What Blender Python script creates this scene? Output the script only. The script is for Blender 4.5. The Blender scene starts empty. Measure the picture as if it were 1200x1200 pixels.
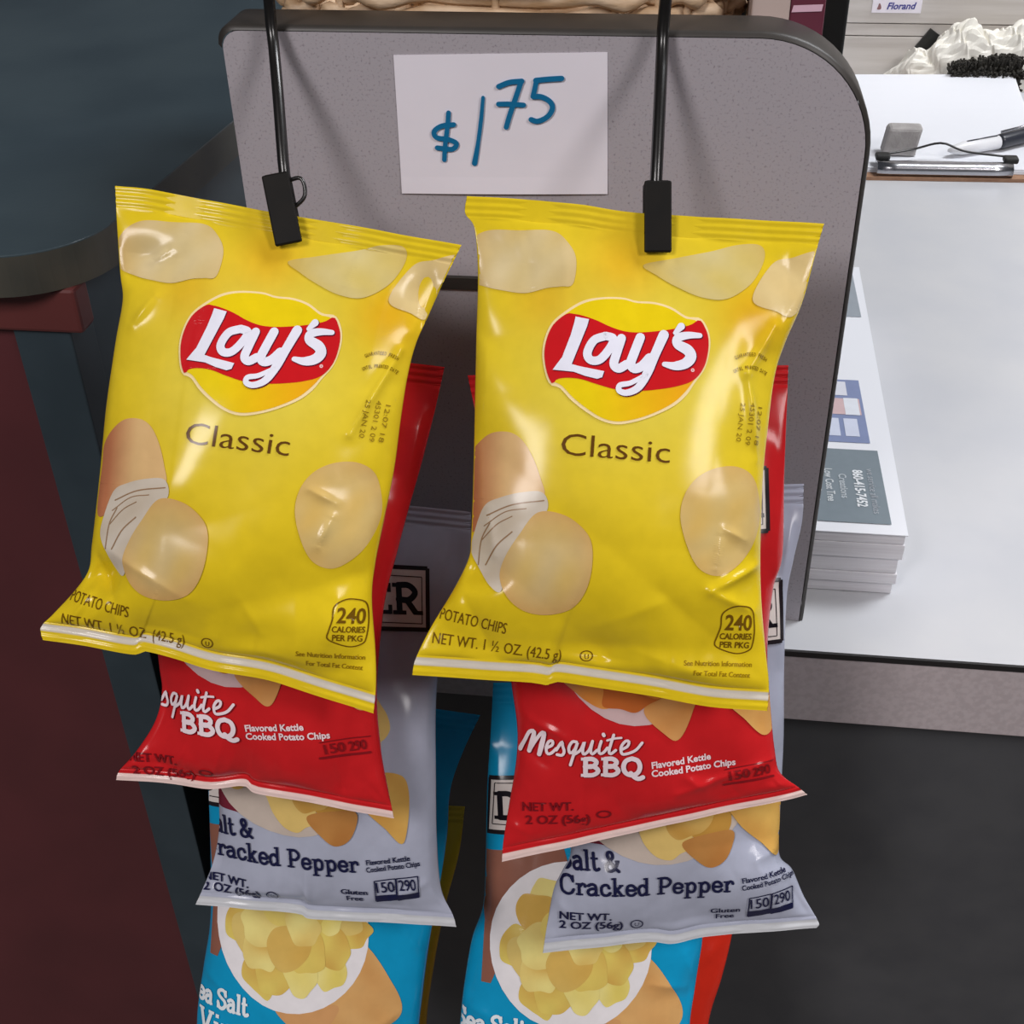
import bpy, bmesh, math, random
import numpy as np
from mathutils import Vector, Matrix
from mathutils.geometry import tessellate_polygon

scene = bpy.context.scene
COL = scene.collection
random.seed(7)

# ------------------------------------------------------------------ camera
# x runs along the desk front, y goes away from the customer, z is up; the desk top is at 0.74 m
AX_R = Vector((0.9918, 0.1267, -0.0195))
AX_U = Vector((-0.0580, 0.5797, 0.8128))
AX_N = Vector((0.1143, -0.8049, 0.5822))
cam_d = bpy.data.cameras.new('camera')
cam = bpy.data.objects.new('camera', cam_d)
COL.objects.link(cam)
m = Matrix((AX_R, AX_U, AX_N)).transposed().to_4x4()
m.translation = (0.0, -0.56, 1.209)
cam.matrix_world = m
cam_d.sensor_width = 36.0
cam_d.lens = 36.0 * 1490.0 / 1200.0
cam_d.clip_start = 0.02
scene.camera = cam

# ------------------------------------------------------------------ light
world = bpy.data.worlds.new('room_light')
scene.world = world
world.use_nodes = True
world.node_tree.nodes['Background'].inputs[0].default_value = (0.80, 0.84, 0.95, 1)
world.node_tree.nodes['Background'].inputs[1].default_value = 0.075


def area(name, loc, target, sx, sy, watts, color):
    d = bpy.data.lights.new(name, 'AREA')
    d.shape = 'RECTANGLE'
    d.size, d.size_y, d.energy, d.color = sx, sy, watts, color
    o = bpy.data.objects.new(name, d)
    COL.objects.link(o)
    o.location = loc
    o.rotation_euler = (Vector(target) - Vector(loc)).to_track_quat('-Z', 'Y').to_euler()
    return o


# ceiling lamps of the shop, none of them in the picture:
# front left (the rods' shadows fall to the right), front right (glints on the bags' right sides), above the desk (bright desk)
area('ceiling_lamp_front_left_offscreen', (-1.07, -2.00, 2.65), (-0.97, -1.80, 0), 0.60, 1.2, 58, (1.0, 0.95, 0.94))
area('ceiling_lamp_front_right_offscreen', (1.75, -1.45, 2.65), (1.65, -1.35, 0), 0.60, 1.2, 48, (1.0, 0.95, 0.94))
area('ceiling_lamp_over_desk_offscreen', (1.25, 0.75, 2.65), (1.20, 0.72, 0), 0.6, 1.2, 50, (0.95, 0.97, 1.0))
scene.view_settings.view_transform = 'Standard'
scene.view_settings.look = 'None'
scene.view_settings.gamma = 1.0
scene.view_settings.use_curve_mapping = False
scene.view_settings.exposure = -0.12


# ------------------------------------------------------------------ helpers
def lin(c):
    return tuple((x / 255.0 / 12.92) if x / 255.0 <= 0.04045 else ((x / 255.0 + 0.055) / 1.055) ** 2.4 for x in c[:3])


def material(name, rgb, rough=0.5, rgb2=None, scale=60.0, bump=0.0, bscale=80.0, metallic=0.0, spec=0.5,
             coat=0.0, stretch=(1, 1, 1), detail=4.0, lo=0.35, hi=0.65, trans=0.0):
    mt = bpy.data.materials.new(name)
    mt.use_nodes = True
    nt = mt.node_tree
    b = nt.nodes['Principled BSDF']
    b.inputs['Roughness'].default_value = rough
    b.inputs['Metallic'].default_value = metallic
    b.inputs['Specular IOR Level'].default_value = spec
    b.inputs['Coat Weight'].default_value = coat
    b.inputs['Coat Roughness'].default_value = 0.08
    b.inputs['Transmission Weight'].default_value = trans
    tc = nt.nodes.new('ShaderNodeTexCoord')
    mp = nt.nodes.new('ShaderNodeMapping')
    mp.inputs['Scale'].default_value = stretch
    nt.links.new(tc.outputs['Object'], mp.inputs[0])
    n = nt.nodes.new('ShaderNodeTexNoise')
    n.inputs['Scale'].default_value = scale
    n.inputs['Detail'].default_value = detail
    nt.links.new(mp.outputs[0], n.inputs['Vector'])
    r = nt.nodes.new('ShaderNodeValToRGB')
    r.color_ramp.elements[0].position = lo
    r.color_ramp.elements[1].position = hi
    r.color_ramp.elements[0].color = (*lin(rgb), 1)
    r.color_ramp.elements[1].color = (*lin(rgb2 if rgb2 else rgb), 1)
    nt.links.new(n.outputs[0], r.inputs[0])
    nt.links.new(r.outputs[0], b.inputs['Base Color'])
    if bump:
        n2 = nt.nodes.new('ShaderNodeTexNoise')
        n2.inputs['Scale'].default_value = bscale
        nt.links.new(mp.outputs[0], n2.inputs['Vector'])
        bp = nt.nodes.new('ShaderNodeBump')
        bp.inputs['Strength'].default_value = bump
        bp.inputs['Distance'].default_value = 0.002
        nt.links.new(n2.outputs[0], bp.inputs['Height'])
        nt.links.new(bp.outputs[0], b.inputs['Normal'])
    return mt


def print_material(name, rough=0.3, bump=0.10, bscale=55.0, coat=0.25, spec=0.5):
    """printed surface: the printed colours come from the colour attribute 'ink'"""
    mt = bpy.data.materials.new(name)
    mt.use_nodes = True
    nt = mt.node_tree
    b = nt.nodes['Principled BSDF']
    at = nt.nodes.new('ShaderNodeVertexColor')
    at.layer_name = 'ink'
    tc = nt.nodes.new('ShaderNodeTexCoord')
    n1 = nt.nodes.new('ShaderNodeTexNoise')
    n1.inputs['Scale'].default_value = 160.0
    nt.links.new(tc.outputs['Object'], n1.inputs['Vector'])
    mr = nt.nodes.new('ShaderNodeMapRange')
    mr.inputs['To Min'].default_value = 0.93
    mr.inputs['To Max'].default_value = 1.07
    nt.links.new(n1.outputs[0], mr.inputs[0])
    mx = nt.nodes.new('ShaderNodeVectorMath')
    mx.operation = 'SCALE'
    nt.links.new(at.outputs[0], mx.inputs[0])
    nt.links.new(mr.outputs[0], mx.inputs['Scale'])
    nt.links.new(mx.outputs[0], b.inputs['Base Color'])
    b.inputs['Roughness'].default_value = rough
    b.inputs['Specular IOR Level'].default_value = spec
    b.inputs['Coat Weight'].default_value = coat
    b.inputs['Coat Roughness'].default_value = 0.12
    if bump:
        n2 = nt.nodes.new('ShaderNodeTexNoise')
        n2.inputs['Scale'].default_value = bscale
        n2.inputs['Detail'].default_value = 2.0
        nt.links.new(tc.outputs['Object'], n2.inputs['Vector'])
        bp = nt.nodes.new('ShaderNodeBump')
        bp.inputs['Strength'].default_value = bump
        bp.inputs['Distance'].default_value = 0.004
        nt.links.new(n2.outputs[0], bp.inputs['Height'])
        nt.links.new(bp.outputs[0], b.inputs['Normal'])
        nt.links.new(bp.outputs[0], b.inputs['Coat Normal'])
    return mt


def link(name, mesh, mats, parent=None, smooth=False):
    o = bpy.data.objects.new(name, mesh)
    COL.objects.link(o)
    for mt in (mats if isinstance(mats, (list, tuple)) else [mats]):
        mesh.materials.append(mt)
    if smooth:
        mesh.polygons.foreach_set('use_smooth', [True] * len(mesh.polygons))
    if parent:
        o.parent = parent
    return o


def from_bm(name, bm, mats, parent=None, smooth=False):
    bmesh.ops.recalc_face_normals(bm, faces=bm.faces)
    me = bpy.data.meshes.new(name)
    bm.to_mesh(me)
    bm.free()
    return link(name, me, mats, parent, smooth)


def empty(name, loc=(0, 0, 0), rot=None):
    o = bpy.data.objects.new(name, None)
    o.empty_display_size = 0.02
    COL.objects.link(o)
    o.location = loc
    if rot is not None:
        o.rotation_euler = rot
    return o


def tag(o, label=None, cat=None, group=None, kind=None):
    if label:
        o['label'] = label
    if cat:
        o['category'] = cat
    if group:
        o['group'] = group
    if kind:
        o['kind'] = kind
    return o


def add_box(bm, x0, x1, y0, y1, z0, z1, bev=0.0, seg=2):
    r = bmesh.ops.create_cube(bm, size=1.0)
    vs = r['verts']
    for v in vs:
        v.co = Vector(((x0 + x1) / 2 + v.co.x * (x1 - x0), (y0 + y1) / 2 + v.co.y * (y1 - y0), (z0 + z1) / 2 + v.co.z * (z1 - z0)))
    if bev:
        es = list({e for v in vs for e in v.link_edges})
        bmesh.ops.bevel(bm, geom=es, offset=bev, segments=seg, affect='EDGES', profile=0.5)


def box(name, x0, x1, y0, y1, z0, z1, mt, parent=None, bev=0.0):
    bm = bmesh.new()
    add_box(bm, x0, x1, y0, y1, z0, z1, bev)
    return from_bm(name, bm, mt, parent)


def prism_z(bm, pts, z0, z1, bev=0.0):
    vs = [bm.verts.new((p[0], p[1], z0)) for p in pts]
    f = bm.faces.new(vs)
    e = bmesh.ops.extrude_face_region(bm, geom=[f])
    nv = [v for v in e['geom'] if isinstance(v, bmesh.types.BMVert)]
    for v in nv:
        v.co.z = z1
    if bev:
        es = [ed for ed in bm.edges if abs(ed.verts[0].co.z - z1) < 1e-6 and abs(ed.verts[1].co.z - z1) < 1e-6]
        bmesh.ops.bevel(bm, geom=es, offset=bev, segments=3, affect='EDGES', profile=0.5)


def tube(bm, pts, r, seg=8, closed=False, caps=True):
    pts = [Vector(p) for p in pts]
    n = len(pts)
    rings = []
    up = Vector((0, 0, 1))
    prev = None
    for i in range(n):
        if closed:
            t = pts[(i + 1) % n] - pts[i - 1]
        else:
            t = pts[min(i + 1, n - 1)] - pts[max(i - 1, 0)]
        t.normalize()
        if prev is None:
            a = t.cross(up)
            if a.length < 1e-3:
                a = t.cross(Vector((1, 0, 0)))
        else:
            a = prev - t * prev.dot(t)
        a.normalize()
        prev = a
        b = t.cross(a)
        rr = r[i] if isinstance(r, (list, tuple)) else r
        rings.append([bm.verts.new(pts[i] + a * math.cos(2 * math.pi * k / seg) * rr + b * math.sin(2 * math.pi * k / seg) * rr) for k in range(seg)])
    for i in range(n if closed else n - 1):
        A, B = rings[i], rings[(i + 1) % n]
        for k in range(seg):
            bm.faces.new((A[k], A[(k + 1) % seg], B[(k + 1) % seg], B[k]))
    if caps and not closed:
        bm.faces.new(rings[0][::-1])
        bm.faces.new(rings[-1])


def spline(pts, n, closed=False):
    """Catmull-Rom through pts, n samples evenly spread by length"""
    p = np.array(pts, float)
    if len(p) == 2:
        t = np.linspace(0, 1, n)[:, None]
        return p[0] * (1 - t) + p[1] * t
    if closed:
        q = np.vstack([p[-1], p, p[0], p[1]])
    else:
        q = np.vstack([2 * p[0] - p[1], p, 2 * p[-1] - p[-2]])
    out = []
    for i in range(1, len(q) - 2):
        t = np.linspace(0, 1, 12, endpoint=False)[:, None]
        a, b, c, d = q[i - 1], q[i], q[i + 1], q[i + 2]
        out.append(0.5 * ((2 * b) + (c - a) * t + (2 * a - 5 * b + 4 * c - d) * t ** 2 + (3 * b - a - 3 * c + d) * t ** 3))
    out = np.vstack(out + [q[-2][None]])
    L = np.r_[0, np.cumsum(np.linalg.norm(np.diff(out, axis=0), axis=1))]
    s = np.linspace(0, L[-1], n, endpoint=not closed)
    return np.stack([np.interp(s, L, out[:, k]) for k in range(out.shape[1])], 1)


# ------------------------------------------------------------------ flat print shapes: (points, triangles) in print units, y down
def stroke(pts, w, smooth=True, closed=False, taper=None, caps=True):
    p = np.array(pts, float)
    seg = np.linalg.norm(np.diff(p, axis=0), axis=1).sum()
    if smooth and len(p) > 2:
        p = spline(p, max(6, int(seg / 1.6)), closed)
        if closed:
            p = np.vstack([p, p[0]])
    n = len(p)
    t = np.gradient(p, axis=0)
    if closed:
        t[0] = t[-1] = p[1] - p[-2]
    t /= np.maximum(np.linalg.norm(t, axis=1), 1e-9)[:, None]
    nn = np.stack([-t[:, 1], t[:, 0]], 1)
    ws = np.interp(np.linspace(0, 1, n), np.linspace(0, 1, len(w)), w) if isinstance(w, (list, tuple)) else np.full(n, w)
    A, B = p + nn * ws[:, None] / 2, p - nn * ws[:, None] / 2
    V = [tuple(x) for x in np.vstack([A, B])]
    T = []
    for i in range(n - 1):
        T += [(i, i + 1, n + i + 1), (i, n + i + 1, n + i)]
    if caps and not closed and smooth:
        for e, sgn in ((0, -1), (n - 1, 1)):
            c = len(V)
            V.append(tuple(p[e]))
            ring = []
            for k in range(7):
                an = math.pi * k / 6
                d = nn[e] * math.cos(an) + t[e] * sgn * math.sin(an)
                ring.append(len(V))
                V.append(tuple(p[e] + d * ws[e] / 2))
            T += [(c, ring[k], ring[k + 1]) for k in range(6)]
    return np.array(V), T


def fill(poly, smooth=True, n=None):
    p = np.array(poly, float)
    if smooth:
        per = np.linalg.norm(np.diff(np.vstack([p, p[0]]), axis=0), axis=1).sum()
        p = spline(p, n or max(16, int(per / 3)), True)
    T = tessellate_polygon([[Vector((x, y, 0)) for x, y in p]])
    return p, [tuple(t) for t in T]


def merge(shapes):
    V, T, k = [], [], 0
    for i, (v, t) in enumerate(shapes):
        v = np.asarray(v, float)
        lift = np.full((len(v), 1), (i % 6) * 8e-6)          # overlapping strokes lie on top of each other
        V.append(np.hstack([v[:, :2], lift + (v[:, 2:3] if v.shape[1] > 2 else 0)]))
        T += [(a + k, b + k, c + k) for a, b, c in t]
        k += len(v)
    return np.vstack(V), T


def refine(V, T, thr):
    V = [tuple(v) for v in V]
    for _ in range(9):
        cache, out, done = {}, [], True

        def mid(i, j):
            a, b = V[i], V[j]
            if (a[0] - b[0]) ** 2 + (a[1] - b[1]) ** 2 <= thr * thr:
                return None
            key = (i, j) if i < j else (j, i)
            if key not in cache:
                cache[key] = len(V)
                V.append(tuple((p_ + q_) / 2 for p_, q_ in zip(a, b)))
            return cache[key]
        for a, b, c in T:
            x, y, z = mid(a, b), mid(b, c), mid(c, a)
            k = (x is not None) + (y is not None) + (z is not None)
            if k == 0:
                out.append((a, b, c))
                continue
            done = False
            if k == 3:
                out += [(a, x, z), (x, b, y), (z, y, c), (x, y, z)]
            else:
                while x is None or (k == 2 and z is not None and y is None):
                    a, b, c, x, y, z = b, c, a, y, z, x
                if k == 1:
                    out += [(a, x, c), (x, b, c)]
                elif y is not None:
                    out += [(x, b, y), (a, x, y), (a, y, c)]
                else:
                    out += [(a, x, z), (x, b, c), (x, c, z)]
        T = out
        if done:
            break
    return np.array(V), T


_font_cache = {}


def letters(s, p0, p1, cap, bold=0.0, shear=0.0):
    """plain sans lettering set between baseline points p0 and p1"""
    key = (s, bold)
    if key not in _font_cache:
        cu = bpy.data.curves.new('lettering', 'FONT')
        cu.body = s
        cu.resolution_u = 3
        cu.offset = bold
        cu.fill_mode = 'FRONT'
        o = bpy.data.objects.new('lettering', cu)
        me = bpy.data.meshes.new_from_object(o)
        me.calc_loop_triangles()
        v = np.array([x.co[:2] for x in me.vertices])
        t = [tuple(x.vertices) for x in me.loop_triangles]
        bpy.data.objects.remove(o)
        bpy.data.curves.remove(cu)
        bpy.data.meshes.remove(me)
        v[:, 0] -= v[:, 0].min()
        _font_cache[key] = (v, t)
    v, t = _font_cache[key]
    v = v.copy()
    wd = v[:, 0].max()
    p0, p1 = np.array(p0, float), np.array(p1, float)
    d = p1 - p0
    L = np.linalg.norm(d)
    d /= L
    up = np.array([d[1], -d[0]])
    y = v[:, 1] / 0.72 * cap
    x = v[:, 0] / wd * L + shear * y
    return p0 + x[:, None] * d + y[:, None] * up, t


SL = {}
def _g(ch, adv, *strokes):
    SL[ch] = (adv, strokes)
def L_(*p): return ('l', p)
def S_(*p): return ('s', p)
def F_(*p): return ('f', p)     # slab serif
_g('B', .88, L_((.2, 0), (.2, 1)), S_((.18, .94), (.5, .94), (.68, .75), (.5, .53), (.18, .53)), S_((.18, .53), (.55, .53), (.76, .28), (.55, .06), (.18, .06)), F_((0, .06), (.3, .06)), F_((0, .94), (.3, .94)))
_g('Q', .95, S_((.46, .95), (.2, .82), (.1, .5), (.2, .18), (.46, .05), (.72, .18), (.82, .5), (.72, .82), (.46, .95)), S_((.42, .16), (.6, -.06), (.78, -.14), (.95, -.06)))
_g('S', .78, S_((.66, .72), (.6, .88), (.4, .95), (.15, .86), (.12, .68), (.35, .54), (.6, .42), (.66, .22), (.45, .05), (.2, .08), (.1, .28)), F_((.67, .62), (.67, .98)), F_((.09, .02), (.09, .38)))
_g('a', .68, S_((.5, .38), (.3, .38), (.12, .28), (.11, .14), (.24, .05), (.42, .1), (.5, .2)), S_((.12, .52), (.3, .61), (.47, .55), (.51, .4), (.51, .06)), F_((.48, .06), (.68, .06)))
_g('l', .4, L_((.2, 0), (.2, 1)), F_((.03, .06), (.38, .06)), F_((.03, .94), (.2, .94)))
_g('t', .5, S_((.2, .85), (.2, .3), (.24, .1), (.36, .06), (.48, .13)), F_((.02, .6), (.45, .6)))
_g('&', .9, S_((.76, .48), (.6, .2), (.4, .05), (.15, .1), (.1, .3), (.3, .5), (.48, .7), (.42, .9), (.25, .93), (.17, .78), (.3, .52), (.55, .22), (.8, .03)), F_((.6, .5), (.86, .5)))
_g('C', .82, S_((.7, .72), (.6, .9), (.4, .95), (.16, .8), (.1, .5), (.16, .2), (.4, .05), (.62, .1), (.73, .28)), F_((.71, .62), (.71, .98)))
_g('r', .54, L_((.19, 0), (.19, .63)), F_((.02, .06), (.38, .06)), F_((.02, .58), (.19, .58)), S_((.18, .4), (.3, .57), (.44, .6), (.5, .48)))
_g('c', .6, S_((.5, .46), (.42, .6), (.28, .61), (.13, .5), (.1, .3), (.16, .12), (.3, .05), (.46, .09), (.54, .2)))
_g('k', .7, L_((.19, 0), (.19, 1)), F_((.02, .06), (.36, .06)), F_((.02, .94), (.19, .94)), L_((.2, .26), (.5, .58)), L_((.3, .38), (.54, .06)), F_((.4, .6), (.63, .6)), F_((.42, .06), (.7, .06)))
_g('e', .62, S_((.12, .34), (.52, .34), (.5, .5), (.34, .61), (.16, .54), (.1, .32), (.16, .12), (.32, .05), (.46, .08), (.54, .18)))
_g('d', .71, S_((.48, .46), (.3, .6), (.13, .5), (.1, .3), (.16, .1), (.3, .05), (.48, .18)), L_((.5, 1), (.5, 0)), F_((.5, .06), (.68, .06)), F_((.33, .94), (.5, .94)))
_g('P', .77, L_((.2, 0), (.2, 1)), F_((0, .06), (.4, .06)), F_((0, .94), (.3, .94)), S_((.18, .94), (.5, .94), (.69, .72), (.5, .46), (.18, .46)))
_g('p', .7, L_((.19, -.3), (.19, .62)), F_((.02, -.27), (.38, -.27)), F_((.02, .58), (.19, .58)), S_((.2, .46), (.36, .6), (.54, .5), (.58, .3), (.52, .1), (.36, .05), (.2, .18)))
_g('V', .8, L_((.1, .97), (.38, .03)), L_((.38, .03), (.68, .97)), F_((-.04, .94), (.26, .94)), F_((.52, .94), (.82, .94)))
_g('i', .4, L_((.2, 0), (.2, .62)), F_((.03, .06), (.38, .06)), F_((.03, .57), (.2, .57)), L_((.2, .8), (.2, .96)))
_g('n', .74, L_((.19, 0), (.19, .62)), F_((.02, .06), (.34, .06)), F_((.02, .58), (.19, .58)), S_((.18, .4), (.3, .57), (.44, .6), (.53, .48), (.53, .06)), F_((.4, .06), (.7, .06)))
_g('g', .68, S_((.48, .46), (.3, .6), (.13, .5), (.1, .32), (.16, .14), (.3, .08), (.48, .2)), S_((.51, .62), (.51, -.1), (.4, -.25), (.2, -.25), (.1, -.15)))
_g('D', .9, L_((.2, 0), (.2, 1)), F_((0, .06), (.3, .06)), F_((0, .94), (.3, .94)), S_((.18, .94), (.5, .92), (.74, .7), (.77, .5), (.74, .3), (.5, .08), (.18, .06)))
_g('R', .88, L_((.2, 0), (.2, 1)), F_((0, .06), (.4, .06)), F_((0, .94), (.3, .94)), S_((.18, .94), (.5, .94), (.69, .72), (.5, .48), (.18, .48)), L_((.42, .48), (.68, .06)), F_((.62, .06), (.9, .06)))
_g('E', .76, L_((.2, 0), (.2, 1)), F_((0, .94), (.66, .94)), F_((.18, .5), (.5, .5)), F_((0, .06), (.68, .06)), F_((.66, .7), (.66, 1)), F_((.68, 0), (.68, .3)))
_g('I', .44, L_((.22, 0), (.22, 1)), F_((.02, .06), (.42, .06)), F_((.02, .94), (.42, .94)))
_g(' ', .34)


def slab(s, p0, p1, cap, w=0.17):
    """bold slab-serif lettering set between baseline points p0 and p1"""
    p0, p1 = np.array(p0, float), np.array(p1, float)
    d = p1 - p0
    L = np.linalg.norm(d)
    d /= L
    up = np.array([d[1], -d[0]])
    tot = sum(SL[c][0] for c in s)
    sx = L / tot
    x, out = 0.0, []
    for c in s:
        for kind, pts in SL[c][1]:
            q = [p0 + d * (x + a) * sx + up * b * cap for a, b in pts]
            out.append(stroke(q, w * cap * (0.66 if kind == 'f' else 1.0), smooth=(kind == 's')))
        x += SL[c][0]
    return merge(out)


def ring(cx, cy, rx, ry, w):
    return stroke([(cx + rx * math.cos(a), cy + ry * math.sin(a)) for a in np.linspace(0, 2 * math.pi, 14)[:-1]], w, closed=True)


def rect_frame(quad, w):
    q = list(quad) + [quad[0]]
    return merge([stroke([q[i], q[i + 1]], w, smooth=False) for i in range(4)])


# ------------------------------------------------------------------ materials of the place
M = {}
M['divider'] = material('grey_speckled_laminate', (136, 128, 135), 0.45, (176, 170, 176), 850, bump=0.02, bscale=900, lo=0.26, hi=0.44)
M['band'] = material('grey_laminate_band', (176, 166, 168), 0.5, (186, 176, 178), 300, lo=0.4, hi=0.6)
M['dark_edge'] = material('dark_brown_edge_moulding', (46, 42, 38), 0.45, (54, 49, 45), 40)
M['desk'] = material('pale_grey_laminate', (196, 198, 203), 0.32, (203, 204, 207), 14, detail=6)
M['black_trim'] = material('black_trim', (26, 24, 25), 0.5)
M['desk_front'] = material('charcoal_front_panel', (66, 67, 71), 0.55, (73, 74, 77), 30)
M['counter'] = material('blue_green_laminate', (52, 65, 72), 0.30, (62, 75, 81), 9, detail=8, bump=0.02, bscale=300)
M['counter_edge'] = material('worn_counter_edge', (62, 62, 56), 0.5, (76, 73, 64), 25)
M['post'] = material('blue_green_post', (46, 60, 68), 0.5, (54, 68, 76), 20)
M['maroon'] = material('maroon_panel', (86, 38, 42), 0.55, (94, 42, 46), 12, detail=8)
M['maroon_trim'] = material('maroon_trim', (98, 46, 44), 0.5)
M['black_metal'] = material('black_coated_wire', (18, 16, 15), 0.3, (22, 20, 18), 200, coat=0.2)
M['clip'] = material('black_clip_plastic', (15, 13, 11), 0.55, (19, 16, 13), 120, spec=0.15)
M['steel'] = material('steel', (190, 190, 195), 0.25, metallic=1.0)
M['paper'] = material('white_paper', (240, 235, 244), 0.7, (243, 238, 247), 30)
M['sheet'] = material('white_sheet', (229, 231, 237), 0.7)
M['stack_side'] = material('paper_edges', (214, 212, 217), 0.8, (229, 228, 233), 700, stretch=(0.02, 0.02, 1), lo=0.3, hi=0.7)
M['wicker'] = material('pale_wicker', (190, 158, 122), 0.6, (222, 196, 166), 60, stretch=(1, 1, 3), bump=0.2, bscale=200)
M['tan_card'] = material('tan_card', (196, 178, 170), 0.6, (202, 184, 176), 40)
M['maroon_card'] = material('maroon_card', (104, 44, 62), 0.5)
M['pink_print'] = material('pale_pink_print', (226, 190, 206), 0.5)
M['black_box'] = material('matt_black', (30, 32, 31), 0.5)
M['plank'] = material('pale_grey_planks', (196, 190, 184), 0.55, (210, 205, 200), 14, stretch=(0.6, 6, 9), detail=8)
M['plank_gap'] = material('plank_backing', (120, 114, 108), 0.8)
M['cream'] = material('cream_crumpled_plastic', (236, 233, 222), 0.5, (242, 239, 230), 25)
M['black_fuzz'] = material('black_bristles', (40, 38, 34), 0.9, (54, 51, 44), 300, bump=0.6, bscale=500)
M['hardboard'] = material('brown_hardboard', (150, 112, 86), 0.6, (164, 126, 98), 150)
M['eraser'] = material('grey_felt_block', (158, 154, 152), 0.9, (172, 168, 166), 90, bump=0.3, bscale=400)
M['white_plastic'] = material('white_pen_plastic', (235, 235, 238), 0.3)
M['dark_plastic'] = material('dark_pen_plastic', (48, 50, 58), 0.3)
M['floor'] = material('grey_floor', (96, 92, 88), 0.6, (110, 105, 100), 8)
M['shelf'] = material('dark_shelf', (60, 54, 50), 0.6)
M['film'] = print_material('printed_film', 0.18, 0.05, 40, 0.0, spec=0.23)
M['print'] = print_material('flat_print', 0.6, 0.0, coat=0.0, spec=0.3)

# ------------------------------------------------------------------ the setting
tag(box('floor', -1.4, 1.6, -1.6, 1.5, -0.02, 0.0, M['floor']), 'grey floor', None, kind='structure')
wall = box('wall_back', 0.05, 1.3, 1.034, 1.10, 0.0, 2.4, M['plank_gap'])
tag(wall, 'pale grey plank wall behind the desk', None, kind='structure')
zs = [0.62, 0.692, 0.7852, 0.7997, 0.875, 0.95, 1.025, 1.10, 1.175]
for i in range(len(zs) - 1):
    g = 0.0006
    o = box('plank', 0.05 + 0.0, 1.3, 1.0200 + 0.0006 * (i % 3), 1.034, zs[i] + g, zs[i + 1] - g, M['plank'], wall, bev=0.0006)

# desk ---------------------------------------------------------------
desk = tag(empty('office_desk', (0.3, 0.5, 0.0)), 'pale grey laminate desk with charcoal front panel', 'desk')


def under(o, root):
    """parent o under root, keeping its place"""
    o.parent = root
    o.matrix_parent_inverse = Matrix.Translation(root.location).inverted()
    return o


YF = -0.0257
under(box('worktop', -0.285, 1.2, YF, 1.019, 0.6885, 0.739, M['band'], bev=0.0006), desk)
under(box('laminate_top', -0.285, 1.2, YF + 0.0012, 1.019, 0.739, 0.740, M['desk']), desk)
under(box('edge_trim', -0.285, 1.2, YF - 0.0006, YF + 0.0012, 0.7365, 0.7401, M['black_trim']), desk)
under(box('front_panel', -0.285, 1.2, YF + 0.012, YF + 0.03, 0.0, 0.6885, M['desk_front']), desk)
under(box('side_panel', 1.18, 1.2, YF + 0.03, 1.015, 0.0, 0.6885, M['desk_front']), desk)
under(box('back_panel', -0.285, 1.18, 0.995, 1.015, 0.0, 0.6885, M['desk_front']), desk)

# raised service counter -----------------------------------------------
ctr = tag(empty('service_counter', (-0.7, 0.5, 0.0)), 'raised blue-green counter with rounded corner and maroon front', 'counter')


def counter_outline(x0, xr0, xr1, y0, y1, r):
    """rounded front right corner; the right side drifts from xr0 at the front to xr1 at the back"""
    pts = [(x0, y1), (x0, y0)]
    cx, cy = xr0 - r, y0 + r
    for k in range(13):
        a = -math.pi / 2 + math.pi / 2 * k / 12
        pts.append((cx + r * math.cos(a), cy + r * math.sin(a)))
    pts.append((xr1, y1))
    return pts


bm = bmesh.new()
prism_z(bm, counter_outline(-1.3, -0.291, -0.215, -0.0125, 0.86, 0.052), 0.9275, 0.949)
under(from_bm('counter_edge', bm, M['counter_edge'], smooth=False), ctr)
bm = bmesh.new()
prism_z(bm, counter_outline(-1.3, -0.291, -0.215, -0.0125, 0.86, 0.052), 0.949, 0.950, bev=0.0007)
under(from_bm('counter_top', bm, M['counter']), ctr)
under(box('trim_rail', -1.28, -0.303, 0.0, 0.016, 0.902, 0.9275, M['maroon_trim'], bev=0.002), ctr)
under(box('front_panel', -1.28, -0.344, 0.006, 0.02, 0.0, 0.902, M['maroon']), ctr)
under(box('corner_post', -0.344, -0.312, 0.003, 0.03, 0.0, 0.902, M['post'], bev=0.001), ctr)
bm = bmesh.new()
for z0, z1 in ((0.0, 0.9275),):
    prism_z(bm, [(-0.325, 0.03), (-0.3125, 0.03), (-0.236, 0.85), (-0.25, 0.85)], z0, z1)
under(from_bm('side_panel', bm, M['post']), ctr)

# divider panel ----------------------------------------------------------
div = tag(empty('divider_panel', (-0.062, 0.015, 0.74)), 'upright grey laminate divider with rounded corner and dark edging on the desk', 'divider')


def divider_outline(off=0.0):
    x0, x1, z0, z1, r, rl = -0.205 - off, 0.081 + off, 0.7402, 1.0575 + off, 0.050 + off, 0.008
    pts = [(x0, z0), (x1 + 0.001, z0)]
    for k in range(17):
        a = math.pi / 2 * k / 16
        pts.append((x1 - r + r * math.cos(a), z1 - r + r * math.sin(a)))
    for k in range(7):
        a = math.pi / 2 + math.pi / 2 * k / 6
        pts.append((x0 + rl + rl * math.cos(a), z1 - rl + rl * math.sin(a)))
    return pts


def prism_y(bm, pts, y0, y1):
    A = [bm.verts.new((x, y0, z)) for x, z in pts]
    B = [bm.verts.new((x, y1, z)) for x, z in pts]
    n = len(pts)
    for i in range(n):
        bm.faces.new((A[i], A[(i + 1) % n], B[(i + 1) % n], B[i]))
    bm.faces.new(A[::-1])
    bm.faces.new(B)


bm = bmesh.new()
prism_y(bm, divider_outline(-0.0004), 0.0, 0.030)
under(from_bm('panel_board', bm, M['divider']), div)
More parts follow.
